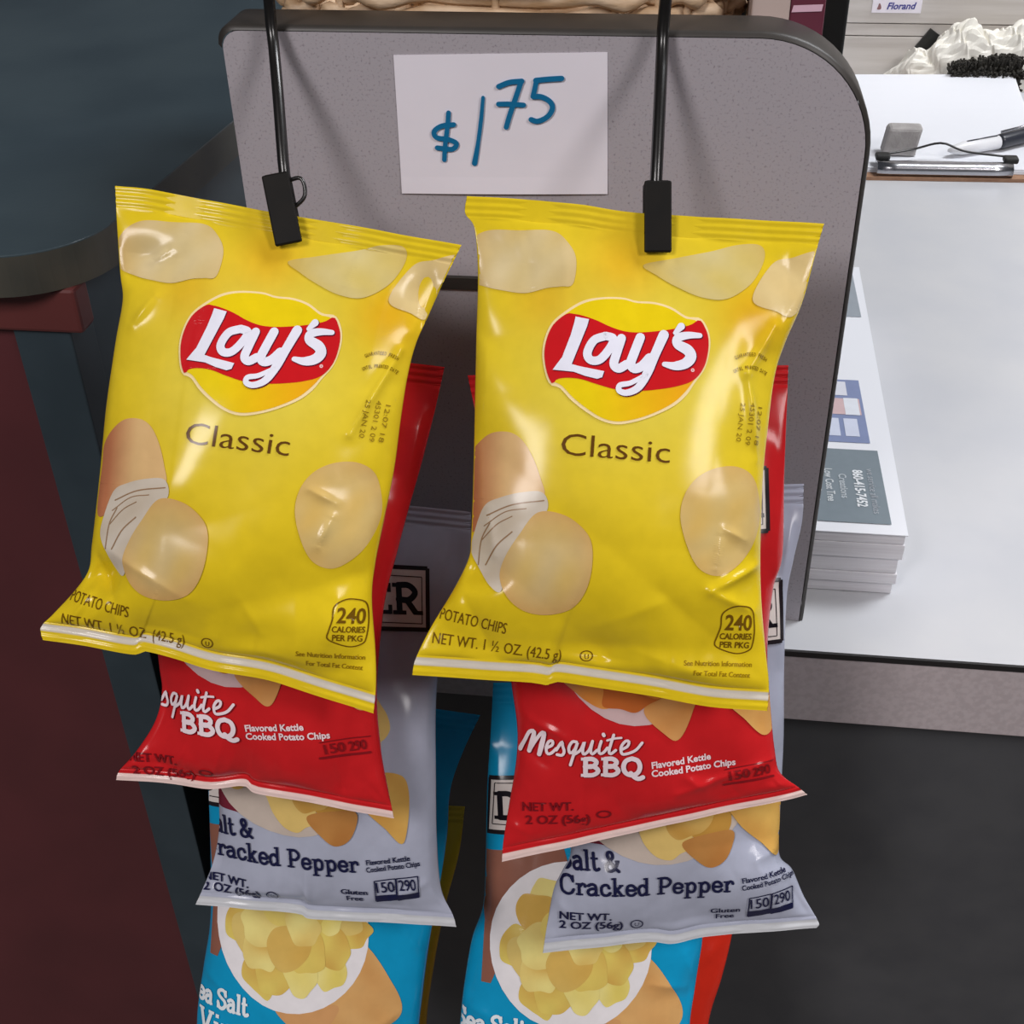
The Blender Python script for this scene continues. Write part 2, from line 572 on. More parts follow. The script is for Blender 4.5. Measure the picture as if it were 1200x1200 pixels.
# edging: a band round the outline, slightly proud
bm = bmesh.new()
a_, b_ = divider_outline(0.0), divider_outline(0.0022)
prof = [(0.0, 0.0002), (0.0016, 0.0009), (0.0022, 0.003), (0.0022, 0.027), (0.0016, 0.029), (0.0, 0.0298)]
rows = []
for off, y in prof:
    rows.append([bm.verts.new((x, y - 0.0003, z)) for x, z in divider_outline(off)[1:]])
for i in range(len(rows) - 1):
    for j in range(len(rows[0]) - 1):
        bm.faces.new((rows[i][j], rows[i][j + 1], rows[i + 1][j + 1], rows[i + 1][j]))
under(from_bm('edge_moulding', bm, M['dark_edge'], smooth=True), div)
bm = bmesh.new()
add_box(bm, -0.2046, -0.02, -0.0016, 0.001, 0.9365, 0.9435, bev=0.0006)
under(from_bm('cross_strip', bm, M['dark_edge']), div)
bm = bmesh.new()
add_box(bm, -0.2, 0.076, 0.0302, 0.30, 0.985, 1.0, bev=0.001)
rs = tag(empty('rear_shelf', (-0.06, 0.16, 0.74)), 'dark raised shelf on the desk behind the divider', 'shelf')
under(from_bm('shelf_board', bm, M['shelf']), rs)
bm = bmesh.new()
add_box(bm, -0.2, 0.076, 0.285, 0.30, 0.7402, 0.985)
under(from_bm('rear_board', bm, M['divider']), rs)


# ------------------------------------------------------------------ flat printed decal on a plane
def decal(name, V, T, rgb, origin, ex, ey, unit, lift, parent=None, mt='print'):
    ex, ey, o0 = Vector(ex), Vector(ey), Vector(origin)
    nz = ex.cross(ey).normalized()
    me = bpy.data.meshes.new(name)
    me.from_pydata([o0 + ex * (x * unit) + ey * (-y * unit) + nz * (lift + (p_[2] if len(p_) > 2 else 0)) for p_ in V for x, y in [p_[:2]]], [], T)
    ca = me.color_attributes.new('ink', 'FLOAT_COLOR', 'POINT')
    ca.data.foreach_set('color', np.tile(np.r_[lin(rgb), 1.0], len(V)))
    o = link(name, me, M[mt])
    if parent:
        o.parent = parent
        o.matrix_parent_inverse = Matrix.Translation(parent.location).inverted()
    return o


# price sign ------------------------------------------------------------
sign = tag(empty('price_sign', (-0.08, -0.0004, 1.018)), 'white paper price card handwritten in blue marker on the divider', 'sign')
bm = bmesh.new()
q = [(-0.1272, 1.0478), (-0.0332, 1.0506), (-0.0316, 0.9873), (-0.1278, 0.9846)]
nx, nz_ = 12, 8
grid = []
for j in range(nz_ + 1):
    row = []
    for i in range(nx + 1):
        s, t = i / nx, j / nz_
        x = (q[0][0] * (1 - s) + q[1][0] * s) * (1 - t) + (q[3][0] * (1 - s) + q[2][0] * s) * t
        z = (q[0][1] * (1 - s) + q[1][1] * s) * (1 - t) + (q[3][1] * (1 - s) + q[2][1] * s) * t
        row.append(bm.verts.new((x, -0.0004 - 0.0012 * t ** 6 * (0.4 + 0.6 * math.sin(3 * s)), z)))
    grid.append(row)
for j in range(nz_):
    for i in range(nx):
        bm.faces.new((grid[j][i], grid[j + 1][i], grid[j + 1][i + 1], grid[j][i + 1]))
pc = from_bm('paper_card', bm, M['paper'])
under(pc, sign)
sm = pc.modifiers.new('thickness', 'SOLIDIFY')
sm.thickness = 0.0003
# handwriting in units of 1/3 mm, origin at the card's top left corner (see strokes below)
def W(*p): return [((x - 190) / 3.0, (y - 190) / 3.0) for x, y in p]
hw = merge([
    stroke(W((395, 435), (350, 440), (322, 460), (330, 482), (375, 490), (402, 505), (385, 525), (330, 520)), 6.2),
    stroke(W((378, 392), (372, 440), (360, 510), (354, 565)), 5.8),
    stroke(W((505, 338), (495, 420), (480, 510), (466, 578)), [4.2, 5, 5, 7]),
    stroke(W((562, 300), (600, 286), (645, 282)), 6.2), stroke(W((642, 284), (622, 340), (600, 400), (586, 445)), 6.2),
    stroke(W((560, 362), (600, 362), (650, 366)), 6.0),
    stroke(W((785, 274), (740, 276), (694, 280)), 6.4), stroke(W((696, 282), (690, 310), (684, 334)), 6.0),
    stroke(W((684, 336), (715, 338), (745, 356), (752, 380), (735, 408), (700, 424), (676, 418)), 6.4),
])
V, T = refine(*hw, 6)
decal('handwriting', V, T, (8, 112, 160), (-0.1272, -0.0007, 1.0478), (0.9996, 0, 0.028), (0, 0, 1), 0.000375, 0.0006, sign)


# ------------------------------------------------------------------ chip bags
UNIT_F = 1490.0
CAM = Vector((0.0, -0.56, 1.209))


def curve_px(pts, n=200):
    return spline(pts, n)


class Bag:
    """A pillow bag built in its own flat pattern: pattern units are u across, v down.
    depth = distance used for the pattern's scale; amap = print registration (2x3) from artwork to pattern."""

    def __init__(self, name, label, depth, L, R, T, B, H=0.021, Hb=0.015, colour=None, seal_top=0.045, seal_bot=0.955,
                 amap=None, creases=(), dents=(), seed=1, top_ink=None, bot_ink=None, ears=0.0, pw=2.4):
        self.k = depth / UNIT_F
        self.Lc, self.Rc, self.Tc, self.Bc = (curve_px(c) for c in (L, R, T, B))
        self.cu = 0.25 * (L[0][0] + R[0][0] + L[-1][0] + R[-1][0])
        self.cv = 0.25 * (L[0][1] + R[0][1] + L[-1][1] + R[-1][1])
        self.depth, self.H, self.Hb, self.st, self.sb = depth, H, Hb, seal_top, seal_bot
        self.amap = np.array(amap if amap is not None else [[1, 0, 0], [0, 1, 0]], float)
        self.creases, self.dents, self.pw = creases, dents, pw
        rng = np.random.RandomState(seed)
        self.rad = [(rng.uniform(0.05, 0.95), e, rng.uniform(0.05, 0.16), rng.uniform(0.004, 0.012), rng.choice([-1, 1]) * rng.uniform(0.5, 1.6) / 1000, rng.uniform(-.25, .25))
                    for e in (0, 1) for _ in range(9)]
        self.waves = [(rng.uniform(-1, 1, 2) * 0.05, rng.uniform(0, 6.28), 0.00028) for _ in range(7)]
        self.facets = [(np.array([math.cos(q_), math.sin(q_)]) * rng.uniform(0.014, 0.034), rng.uniform(0, 6.28), 0.0019) for q_ in rng.uniform(0, 3.14, 5)]
        loc = CAM + (AX_R * ((self.cu - 600) / UNIT_F) - AX_U * ((self.cv - 600) / UNIT_F) - AX_N) * depth
        self.root = bpy.data.objects.new(name, None)
        self.root.empty_display_size = 0.02
        COL.objects.link(self.root)
        mm = Matrix((AX_R, AX_U, AX_N)).transposed().to_4x4()
        mm.translation = loc
        self.root.matrix_world = mm
        self.root['label'] = label
        self.root['category'] = 'chip bag'
        self.root['group'] = 'chip bags hanging from the clip strips'
        self.colour = colour
        self.na, self.nb = (150, 210) if depth < 0.7 else (60, 80)
        s = np.linspace(-1, 1, self.na)
        self.a_front = 0.5 + 0.5 * np.sign(s) * (1 - (1 - np.abs(s)) ** 1.35)
        self.film('pouch', np.linspace(self.st, self.sb, self.nb), colour)
        self.film('top_seal', np.linspace(0, self.st, 14), top_ink or colour)
        self.film('bottom_seal', np.linspace(self.sb, 1, 14), bot_ink or colour)

    def P(self, a, b):
        x = np.linspace(0, 1, 200)
        f = lambda c, t: np.stack([np.interp(t, x, c[:, 0]), np.interp(t, x, c[:, 1])], -1)
        L, R, T, B = f(self.Lc, b), f(self.Rc, b), f(self.Tc, a), f(self.Bc, a)
        a_, b_ = a[..., None], b[..., None]
        c00, c10, c01, c11 = self.Lc[0], self.Rc[0], self.Lc[-1], self.Rc[-1]
        return (L * (1 - a_) + R * a_ + T * (1 - b_) + B * b_
                - ((1 - a_) * (1 - b_) * c00 + a_ * (1 - b_) * c10 + (1 - a_) * b_ * c01 + a_ * b_ * c11))

    def height(self, a, b, uv, front=True):
        t = np.clip((b - self.st) / (self.sb - self.st), 0, 1)
        hb = np.sin(np.pi * t ** 1.45) ** 0.64
        s = np.abs(2 * a - 1)
        ha = np.clip(1 - s ** self.pw, 0, 1) ** 0.6
        h = (self.H if front else self.Hb) * hb * ha
        if not front:
            return -h - 0.00015
        inside = np.clip(ha * 3, 0, 1) * np.clip(hb * 4, 0, 1)
        w = np.zeros_like(h)
        for a0, e, ln, wd, am, sl in self.rad:
            d = (t if e == 0 else 1 - t)
            w += am * np.exp(-(np.sqrt((a - a0 - sl * d) ** 2 + 4e-5) - 0.0063) / (wd + d * 0.12)) * np.exp(-d / ln) * np.clip(d * 25, 0, 1)
        for kv, ph, am in self.waves:
            w += am * np.sin(uv[..., 0] * kv[0] + uv[..., 1] * kv[1] + ph)
        fm = np.clip((t - 0.55) * 2.5, 0, 1) + np.clip((np.abs(2 * a - 1) - 0.6) * 2.0, 0, 0.8)
        for kv, ph, am in self.facets:
            w += am * np.clip(fm, 0.05, 1) * (np.sqrt(np.sin(uv[..., 0] * kv[0] + uv[..., 1] * kv[1] + ph) ** 2 + 0.015) - 0.6)
        for (u0, v0, u1, v1, wd, am) in self.creases:
            p0, dd = np.array([u0, v0]), np.array([u1 - u0, v1 - v0])
            tt = ((uv - p0) @ dd) / (dd @ dd)
            tc = np.clip(tt, 0, 1)
            dist = np.linalg.norm(uv - (p0 + tc[..., None] * dd), axis=-1)
            w += am / 1000.0 * 0.8 * np.exp(-(np.sqrt(dist ** 2 + 6.0) - 2.45) / wd) * (0.35 + 0.65 * np.sin(np.pi * np.clip(tt, 0.08, 0.92)))
        for (u0, v0, ru, rv, am) in self.dents:
            w += am / 1000.0 * np.exp(-((uv[..., 0] - u0) / ru) ** 2 - ((uv[..., 1] - v0) / rv) ** 2)
        seal = np.where((b <= self.st) | (b >= self.sb), 0.00020 * np.sin(b * 420.0) + 0.0006 * np.sin(a * 23 + b * 3) * np.sin(a * 7), 0.0)
        return h + w * inside + 0.00015 + seal

    def xyz(self, uv, h):
        return np.stack([(uv[..., 0] - self.cu) * self.k, -(uv[..., 1] - self.cv) * self.k, h], -1)

    def film(self, name, bs, ink):
        af = self.a_front
        ab = np.linspace(1, 0, 40)[1:-1]
        av = np.r_[af, ab]
        A, Bm = np.meshgrid(av, bs)
        uv = self.P(A, Bm)
        nf = len(af)
        h = np.empty_like(A)
        h[:, :nf] = self.height(A[:, :nf], Bm[:, :nf], uv[:, :nf], True)
        h[:, nf:] = self.height(A[:, nf:], Bm[:, nf:], uv[:, nf:], False)
        X = self.xyz(uv, h)
        r, c = A.shape
        idx = np.arange(r * c).reshape(r, c)
        q = np.stack([idx[:-1], idx[1:], np.roll(idx, -1, 1)[1:], np.roll(idx, -1, 1)[:-1]], -1).reshape(-1, 4)
        me = bpy.data.meshes.new(name)
        me.from_pydata(X.reshape(-1, 3).tolist(), [], q.tolist())
        Mi = np.linalg.inv(self.amap[:, :2])
        art = (uv.reshape(-1, 2) - self.amap[:, 2]) @ Mi.T
        rgb = ink(art, A.ravel(), Bm.ravel())
        ca = me.color_attributes.new('ink', 'FLOAT_COLOR', 'POINT')
        ca.data.foreach_set('color', np.c_[rgb, np.ones(len(rgb))].ravel())
        return link(name, me, M['film'], self.root, smooth=True)

    def invert(self, uv):
        x = np.linspace(0, 1, 200)
        b = np.clip((uv[:, 1] - self.Tc[:, 1].mean()) / (self.Bc[:, 1].mean() - self.Tc[:, 1].mean()), 0, 1)
        l, r = np.interp(b, x, self.Lc[:, 0]), np.interp(b, x, self.Rc[:, 0])
        a = np.clip((uv[:, 0] - l) / (r - l), 0, 1)
        e = 1e-3
        for _ in range(14):
            p = self.P(a, b)
            ja, jb = (self.P(a + e, b) - p) / e, (self.P(a, b + e) - p) / e
            d = uv - p
            det = ja[:, 0] * jb[:, 1] - ja[:, 1] * jb[:, 0]
            det = np.where(np.abs(det) < 1, 1, det)
            a = np.clip(a + 0.9 * (d[:, 0] * jb[:, 1] - d[:, 1] * jb[:, 0]) / det, 0.004, 0.996)
            b = np.clip(b + 0.9 * (ja[:, 0] * d[:, 1] - ja[:, 1] * d[:, 0]) / det, 0.0, 1.0)
        return a, b

    def art(self, name, shape, rgb, layer=0, parent=None, thr=5.0, shade=None):
        """print a flat shape (artwork units) onto the front film"""
        V, T = refine(*shape, thr)
        uv = V[:, :2] @ self.amap[:, :2].T + self.amap[:, 2]
        a, b = self.invert(uv)
        p = self.P(a, b)
        h = self.height(a, b, p, True) + 0.00034 + 0.00012 * layer + (V[:, 2] if V.shape[1] > 2 else 0)
        X = self.xyz(p, h)
        # drop triangles that fell outside the film
        off = np.linalg.norm(p - uv, axis=1) > 2.5
        T = [t for t in T if not (off[t[0]] or off[t[1]] or off[t[2]])]
        if not T:
            return None
        ta = np.array(T)                                # every printed face looks outward
        e1, e2 = X[ta[:, 1], :2] - X[ta[:, 0], :2], X[ta[:, 2], :2] - X[ta[:, 0], :2]
        fl_ = e1[:, 0] * e2[:, 1] - e1[:, 1] * e2[:, 0] < 0
        ta[fl_] = ta[fl_][:, ::-1]
        T = ta.tolist()
        me = bpy.data.meshes.new(name)
        me.from_pydata(X.tolist(), [], T)
        col = np.tile(np.array(lin(rgb)), (len(V), 1)) if not shade else shade(V)
        ca = me.color_attributes.new('ink', 'FLOAT_COLOR', 'POINT')
        ca.data.foreach_set('color', np.c_[col, np.ones(len(col))].ravel())
        return link(name, me, M['film'], parent or self.root, smooth=True)


def mixc(c0, c1, t):
    return np.array(lin(c0)) * (1 - t[:, None]) + np.array(lin(c1)) * t[:, None]


def blob(V, x, y, r):
    return np.exp(-(((V[:, 0] - x) ** 2 + (V[:, 1] - y) ** 2) / r ** 2))


def pic(c0, c1, seed, cx, cy, r, c2=None):
    """printed food picture: two tones in soft patches, a darker rim tone c2"""
    rng = np.random.RandomState(seed)
    k = rng.uniform(-0.14, 0.14, (5, 2))
    ph = rng.uniform(0, 6.28, 5)

    def f(V):
        t = sum(np.sin(V @ k[i] + ph[i]) for i in range(5)) / 5 * 0.7 + 0.5
        col = mixc(c0, c1, np.clip(t, 0, 1))
        if c2:
            e = np.clip((np.hypot(V[:, 0] - cx, V[:, 1] - cy) / r) ** 3, 0, 1)[:, None]
            col = col * (1 - e) + np.array(lin(c2)) * e
        return col
    return f


# ---- the yellow bags
YEL, YEL2, PALE, ORANGE = (222, 198, 34), (214, 178, 26), (222, 208, 92), (220, 160, 20)


def yellow_ink(V, a, b):
    c = np.tile(np.array(lin(YEL)) * 0.55 + np.array(lin(YEL2)) * 0.45, (len(V), 1))
    g = np.clip(1.25 * blob(V, 735, 425, 125), 0, 1)[:, None] * 0.55
    c = c * (1 - g) + np.array(lin(PALE)) * g
    o = np.clip(blob(V, 890, 365, 42) + 0.8 * blob(V, 735, 300, 45) + 0.6 * blob(V, 640, 345, 40), 0, 1)[:, None] * 0.7
    return c * (1 - o) + np.array(lin(ORANGE)) * o


def yellow_seal_bottom(V, a, b):
    c = yellow_ink(V, a, b)
    w = (np.abs((b - 0.955) / 0.045 - 0.34) < 0.17)[:, None]
    return np.where(w, np.array(lin((206, 198, 186))), c)


def crop(ox, oy, s, *p):
    return [(ox + x / s, oy + y / s) for x, y in p]


def yellow_art(bag):
    A = lambda *p: crop(620, 330, 5.0, *p)
    logo_out = A((215, 155), (320, 92), (430, 70), (560, 70), (640, 90), (750, 97), (850, 127), (940, 185), (1022, 196), (1062, 255), (1078, 330), (1070, 410), (1040, 505), (978, 590), (930, 660), (855, 725), (740, 782), (620, 822), (510, 837), (415, 812), (325, 757), (245, 692), (180, 620), (125, 598), (95, 525), (80, 410), (98, 305), (140, 220))
    sun = A((235, 160), (330, 105), (440, 82), (560, 82), (640, 102), (750, 110), (845, 140), (930, 196), (1000, 214), (1040, 290), (1040, 400), (1020, 500), (962, 590), (915, 648), (848, 708), (738, 766), (620, 806), (510, 820), (420, 796), (333, 740), (256, 676), (192, 606), (130, 560), (110, 400), (150, 240))
    red = A((225, 170), (150, 230), (110, 310), (92, 410), (105, 520), (137, 594), (165, 568), (230, 560), (310, 570), (400, 600), (520, 632), (640, 638), (750, 630), (870, 610), (972, 572), (1035, 495), (1062, 400), (1066, 320), (1050, 260), (1016, 208), (960, 238), (850, 264), (740, 279), (640, 285), (560, 277), (480, 250), (400, 211), (320, 182), (270, 171))
    logo = bag.art('logo', fill(logo_out, n=110), (238, 214, 160), 0)
    bag.art('sun_disc', fill(sun, n=110), (226, 190, 20), 1, logo,
            shade=lambda V: mixc((228, 200, 20), (232, 150, 24), np.clip((V[:, 0] - 690) / 150, 0, 1) * (V[:, 1] > 445)))
    bag.art('banner', fill(red, n=130), (196, 26, 32), 2, logo)

    def word(dx, dy, grow):
        Q = lambda *p: [(x + dx, y + dy) for x, y in A(*p)]
        g = grow
        return merge([
            fill(Q((278, 188), (358, 205), (345, 250), (252, 478), (300, 492), (442, 522), (430, 558), (400, 568), (330, 550), (262, 524), (140, 510), (158, 485), (196, 435), (248, 300), (270, 225)), smooth=False),
            stroke(Q((455, 308), (385, 335), (345, 410), (365, 455), (420, 450), (480, 380), (500, 325), (455, 308)), 9 + g),
            stroke(Q((548, 322), (515, 420), (500, 480), (528, 505), (575, 480)), 9.5 + g),
            stroke(Q((660, 316), (618, 420), (600, 475), (620, 505), (665, 490), (712, 440)), 10 + g),
            stroke(Q((800, 300), (745, 420), (690, 545), (640, 620), (575, 650), (530, 638), (535, 605), (600, 590), (690, 540)), [11 + g, 10 + g, 10 + g, 8 + g, 6 + g, 5 + g, 4 + g]),
            stroke(Q((905, 248), (888, 266), (868, 288)), [8 + g, 6 + g, 4 + g]),
            stroke(Q((1015, 303), (945, 302), (885, 318), (882, 356), (940, 392), (958, 432), (925, 472), (862, 488), (800, 478)), [5 + g, 8 + g, 10 + g, 12 + g, 12 + g, 10 + g, 5 + g]),
        ])
    bag.art('lettering_rim', word(0.9, 1.0, 1.6), (92, 20, 44), 3, logo, thr=4)
    bag.art('lettering', word(0, 0, 1.1), (226, 226, 238), 4, logo, thr=4)
    bag.art('trademark_dot', ring(813.5, 432.5, 1.6, 1.6, 1.6), (232, 190, 190), 3, logo)
    bag.art('flavour_name', letters('Classic', (657, 533), (784, 543), 27, -0.006), (96, 62, 20), 0, thr=4)
    # pictures of chips and potatoes
    c = lambda *p: crop(530, 215, 5.0, *p)
    bag.art('chip_picture', fill(c((185, 225), (400, 222), (590, 225), (680, 290), (735, 400), (715, 560), (640, 575), (560, 582), (430, 610), (300, 592), (190, 565), (60, 500), (60, 330))), (205, 180, 128), 0, shade=pic((206, 182, 120), (214, 196, 152), 3, 620, 300, 75, (198, 166, 104)))
    c = lambda *p: crop(760, 215, 5.0, *p)
    bag.art('chip_picture', fill(c((-10, 440), (150, 402), (400, 352), (560, 310), (690, 306), (730, 360), (700, 460), (620, 570), (480, 652), (330, 640), (180, 572), (70, 505))), (206, 184, 120), 0, shade=pic((206, 184, 104), (206, 190, 134), 5, 840, 310, 75, (200, 172, 92)))
    bag.art('chip_picture', fill(c((770, 430), (900, 385), (1060, 350), (1060, 500), (900, 740), (780, 722), (640, 652))), (214, 190, 130), 0, shade=pic((218, 194, 138), (206, 178, 118), 6, 930, 320, 60))
    c = lambda *p: crop(400, 400, 3.0, *p)
    bag.art('potato_picture', fill(c((440, 400), (510, 326), (580, 315), (630, 340), (670, 400), (700, 480), (712, 545), (640, 560), (540, 600), (480, 660), (430, 660), (430, 480))), (212, 170, 116), 0, shade=lambda V: mixc((184, 116, 80), (214, 176, 122), np.clip((V[:, 0] - 556) / 38, 0, 1)))
    sl = bag.art('slice_picture', fill(c((500, 580), (560, 548), (640, 530), (708, 532), (725, 590), (670, 660), (580, 770), (562, 880), (520, 862), (480, 800), (452, 740), (462, 680))), (206, 194, 178), 1, shade=pic((206, 196, 182), (194, 180, 160), 8, 590, 630, 60))
    bag.art('slice_edge', merge([stroke(c(*p), w) for p, w in ((((510, 612), (600, 575), (712, 560)), 1.6), (((500, 650), (575, 600), (650, 588)), 1.2), (((492, 700), (545, 645), (600, 615)), 1.2), (((505, 790), (545, 720), (600, 670)), 1.6), (((478, 790), (490, 700), (520, 640)), 1.4))]), (150, 120, 92), 2, sl)
    bag.art('chip_picture', fill(c((690, 602), (780, 610), (850, 660), (880, 720), (876, 820), (848, 900), (800, 948), (720, 966), (640, 950), (582, 900), (556, 830), (575, 760), (625, 680))), (200, 172, 108), 2, shade=pic((206, 176, 104), (202, 178, 126), 9, 640, 660, 62, (206, 164, 100)))
    c = lambda *p: crop(800, 400, 3.0, *p)
    bag.art('chip_picture', fill(c((120, 445), (200, 440), (262, 475), (290, 560), (290, 640), (255, 730), (200, 792), (130, 826), (60, 800), (15, 720), (-10, 620), (5, 540), (50, 480))), (208, 176, 106), 0, shade=pic((212, 176, 96), (206, 182, 122), 11, 845, 612, 68, (206, 170, 104)))
    # small print
    ink = (110, 78, 14)
    c = lambda *p: crop(700, 600, 4.615, *p)
    bd = bag.art('calorie_badge', stroke(c((690, 560), (740, 522), (800, 516), (862, 540), (880, 640), (872, 738), (850, 770), (790, 786), (720, 770), (662, 738), (670, 690), (686, 630)), 1.5, closed=True), ink, 0)
    bag.art('calorie_text', merge([letters('240', *c((708, 648), (862, 654)), 19, 0.02), letters('CALORIES', *c((685, 702), (864, 706)), 7.6, 0.02), letters('PER PKG', *c((688, 750), (852, 756)), 7.6, 0.02)]), ink, 0, bd, thr=4)
    bag.art('nutrition_note', merge([letters('See Nutrition Information', *c((485, 845), (872, 862)), 6.4, 0.01), letters('For Total Fat Content', *c((540, 902), (862, 922)), 6.4, 0.01)]), (150, 116, 16), 0, thr=5)
    c = lambda *p: crop(470, 620, 4.8, *p)
    bag.art('product_name', letters('POTATO CHIPS', *c((203, 522), (585, 605)), 14.5, 0.0), ink, 0, thr=4)
    bag.art('net_weight', letters('NET WT. 1 \u00bd OZ. (42.5 g)', *c((160, 664), (905, 765)), 14, 0.0), ink, 0, thr=4)
    bag.art('kosher_mark', merge([ring(690, 774, 7.5, 6, 1.3), letters('U', (687.5, 777.5), (692.5, 778), 6)]), ink, 0)
    ar = []
    for s, x, y, r in (('GUARANTEED FRESH', 885, 452, 38), ('UNTIL PRINTED DATE', 884, 470, 40)):
        n = len(s)
        for i, ch in enumerate(s):
            if ch == ' ':
                continue
            an = math.radians(-118 + 62 * i / n)
            px, py = x + r * math.cos(an), y + r * math.sin(an)
            tx, ty = -math.sin(an), math.cos(an)
            wd = 2.0 if ch != 'I' else 0.8
            ar.append(letters(ch, (px - tx * wd / 2, py - ty * wd / 2), (px + tx * wd / 2, py + ty * wd / 2), 4.6, 0.01))
    bag.art('freshness_note', merge(ar), ink, 0)
    bag.art('date_stamp', merge([letters('25 JAN 20', (872, 470), (866, 516), 6, 0.0), letters('45301 2 09', (884, 470), (878, 520), 6, 0.0), letters('12:07 18', (895, 474), (889, 520), 6, 0.0)]), (150, 122, 30), 0)


REG = lambda M2, s=0.966: [[M2[0][0] * s, M2[0][1] * s, (M2[0][2] - 600) * s + 600], [M2[1][0] * s, M2[1][1] * s, (M2[1][2] - 600) * s + 600]]
I2 = [[1, 0, 0], [0, 1, 0]]
YLM = [[0.9575, -0.0674, -375.39], [0.0406, 0.9815, -30.06]]

yr = Bag('chip_bag', 'yellow classic potato chip bag clipped below the price card, printing fully readable', 0.53,
         L=[(547, 230), (545, 250), (556, 268), (560, 320), (558, 400), (556, 500), (554, 580), (552, 630), (549, 655), (532, 690), (505, 735), (487, 772), (483, 791)],
         R=[(966, 262), (955, 300), (940, 355), (920, 402), (908, 440), (900, 500), (894, 560), (891, 640), (892, 700), (897, 760), (901, 800), (899, 833)],
         T=[(547, 230), (620, 234), (680, 240), (718, 246), (752, 250), (790, 252), (850, 256), (966, 262)],
         B=[(483, 791), (560, 796), (622, 800), (641, 803), (652, 799), (700, 806), (760, 815), (830, 828), (899, 833)],
         colour=yellow_ink, bot_ink=yellow_seal_bottom, amap=REG(I2), seed=11, seal_bot=0.958,
         creases=[(905, 385, 872, 440, 5, 3.0), (872, 440, 884, 540, 4, 3.2), (826, 690, 900, 655, 4, 3.4), (826, 692, 880, 715, 5, 3.2), (842, 620, 866, 632, 4, 1.8), (838, 625, 832, 665, 4, 1.6),
                  (690, 285, 705, 265, 4, 1.5), (705, 285, 745, 262, 4, -1.8), (572, 595, 580, 650, 4, 1.6), (545, 700, 580, 770, 6, -2.0), (740, 760, 850, 800, 8, 1.5), (700, 730, 780, 700, 9, 1.2), (920, 410, 950, 300, 5, 2.0), (770, 690, 830, 745, 8, -1.4)],
         dents=[(562, 668, 26, 20, -6), (880, 690, 26, 30, -4), (720, 275, 60, 25, -3), (700, 760, 60, 20, -2.5)])
yellow_art(yr)
yl = Bag('chip_bag', 'yellow classic potato chip bag hanging beside the blue-green counter, net weight creased', 0.53,
         L=[(135, 218), (137, 260), (141, 320), (144, 352), (136, 400), (126, 470), (119, 540), (113, 600), (108, 640), (104, 668), (88, 692), (62, 720), (48, 735), (50, 750)],
         R=[(541, 287), (520, 330), (503, 368), (488, 402), (478, 440), (470, 490), (462, 550), (450, 610), (440, 660), (436, 700), (440, 760), (441, 800), (438, 836)],
         T=[(135, 218), (175, 222), (240, 234), (325, 250), (400, 262), (470, 275), (541, 287)],
         B=[(50, 750), (100, 757), (156, 767), (168, 763), (205, 772), (250, 786), (310, 796), (370, 815), (438, 836)],
         colour=yellow_ink, bot_ink=yellow_seal_bottom, amap=REG(YLM), seed=23, seal_bot=0.958,
         creases=[(472, 412, 415, 512, 4, 3.6), (372, 575, 400, 590, 4, 1.8), (396, 606, 380, 640, 4, 2.0), (160, 385, 188, 350, 4, 2.0), (180, 308, 203, 293, 4, 1.8), (120, 655, 140, 700, 5, -3.0), (140, 715, 160, 770, 5, 2.4), (290, 700, 312, 740, 6, 1.5), (310, 740, 300, 790, 6, 1.4), (400, 700, 385, 760, 8, 1.4), (485, 390, 520, 300, 6, 2.4), (130, 640, 230, 700, 7, 1.6)],
         dents=[(128, 676, 26, 20, -7), (500, 345, 16, 45, -6), (175, 300, 40, 25, -3), (300, 745, 40, 18, -3)])
yellow_art(yl)


# ---- kettle chip bags: red, grey, blue
def bowl_art(bag, cx, cy, rx, ry, seed, edge=(214, 204, 198), chip=((222, 196, 96), (206, 158, 72), (232, 214, 130)), n=11, fillr=0.74):
    an = np.linspace(0, 2 * math.pi, 40)[:-1]
    bw = bag.art('bowl_picture', fill([(cx + rx * math.cos(t), cy + ry * math.sin(t)) for t in an], False), edge, 1)
    rng = random.Random(seed)
    for i in range(n):
        t = 2.4 * i + rng.uniform(-.3, .3)
        rr = fillr * math.sqrt(1 - i / n)
        x, y = cx + rr * rx * math.cos(t), cy - 0.04 * ry + rr * ry * math.sin(t)
        a0, b0, ph = rng.uniform(.24, .34) * rx, rng.uniform(.20, .27) * ry, rng.uniform(0, 3.1)
        pts = []
        for k in range(12):
            q_ = k / 12 * 6.283
            w = 1 + rng.uniform(-.16, .12)
            pts.append((x + w * (a0 * math.cos(q_) * math.cos(ph) - b0 * math.sin(q_) * math.sin(ph)), y + w * (a0 * math.cos(q_) * math.sin(ph) + b0 * math.sin(q_) * math.cos(ph))))
        c0, c1 = rng.choice(chip), rng.choice(chip)
        bag.art('chip_picture', fill(pts), c0, 2 + 0.25 * i, bw, thr=5, shade=pic(c0, c1, seed * 31 + i, x, y, a0 * 1.2))


def label_art(bag, quad, layer=3):
    """white name plate with a double black border: DEEP RIVER"""
    q = np.array(quad, float)
    pl = bag.art('name_plate', fill(quad, False), (216, 206, 200), layer)
    bag.art('plate_border', rect_frame([tuple(p) for p in q], 5), (36, 30, 34), layer + 1, pl)
    c = q.mean(0)
    bag.art('plate_line', rect_frame([tuple(c + (p - c) * np.array([0.955, 0.76])) for p in q], 1.2), (60, 52, 54), layer + 1, pl)
    w, hgt = q[1] - q[0], q[3] - q[0]
    cap = np.linalg.norm(hgt) * 0.50
    b0 = q[3] - hgt * 0.24
    bag.art('plate_lettering', slab('DEEP RIVER', tuple(b0 + w * 0.03), tuple(b0 + w * 0.972), cap, 0.2), (24, 20, 26), layer + 1, pl)


def flat_ink(c0):
    return lambda V, a, b: np.tile(np.array(lin(c0)), (len(a), 1))


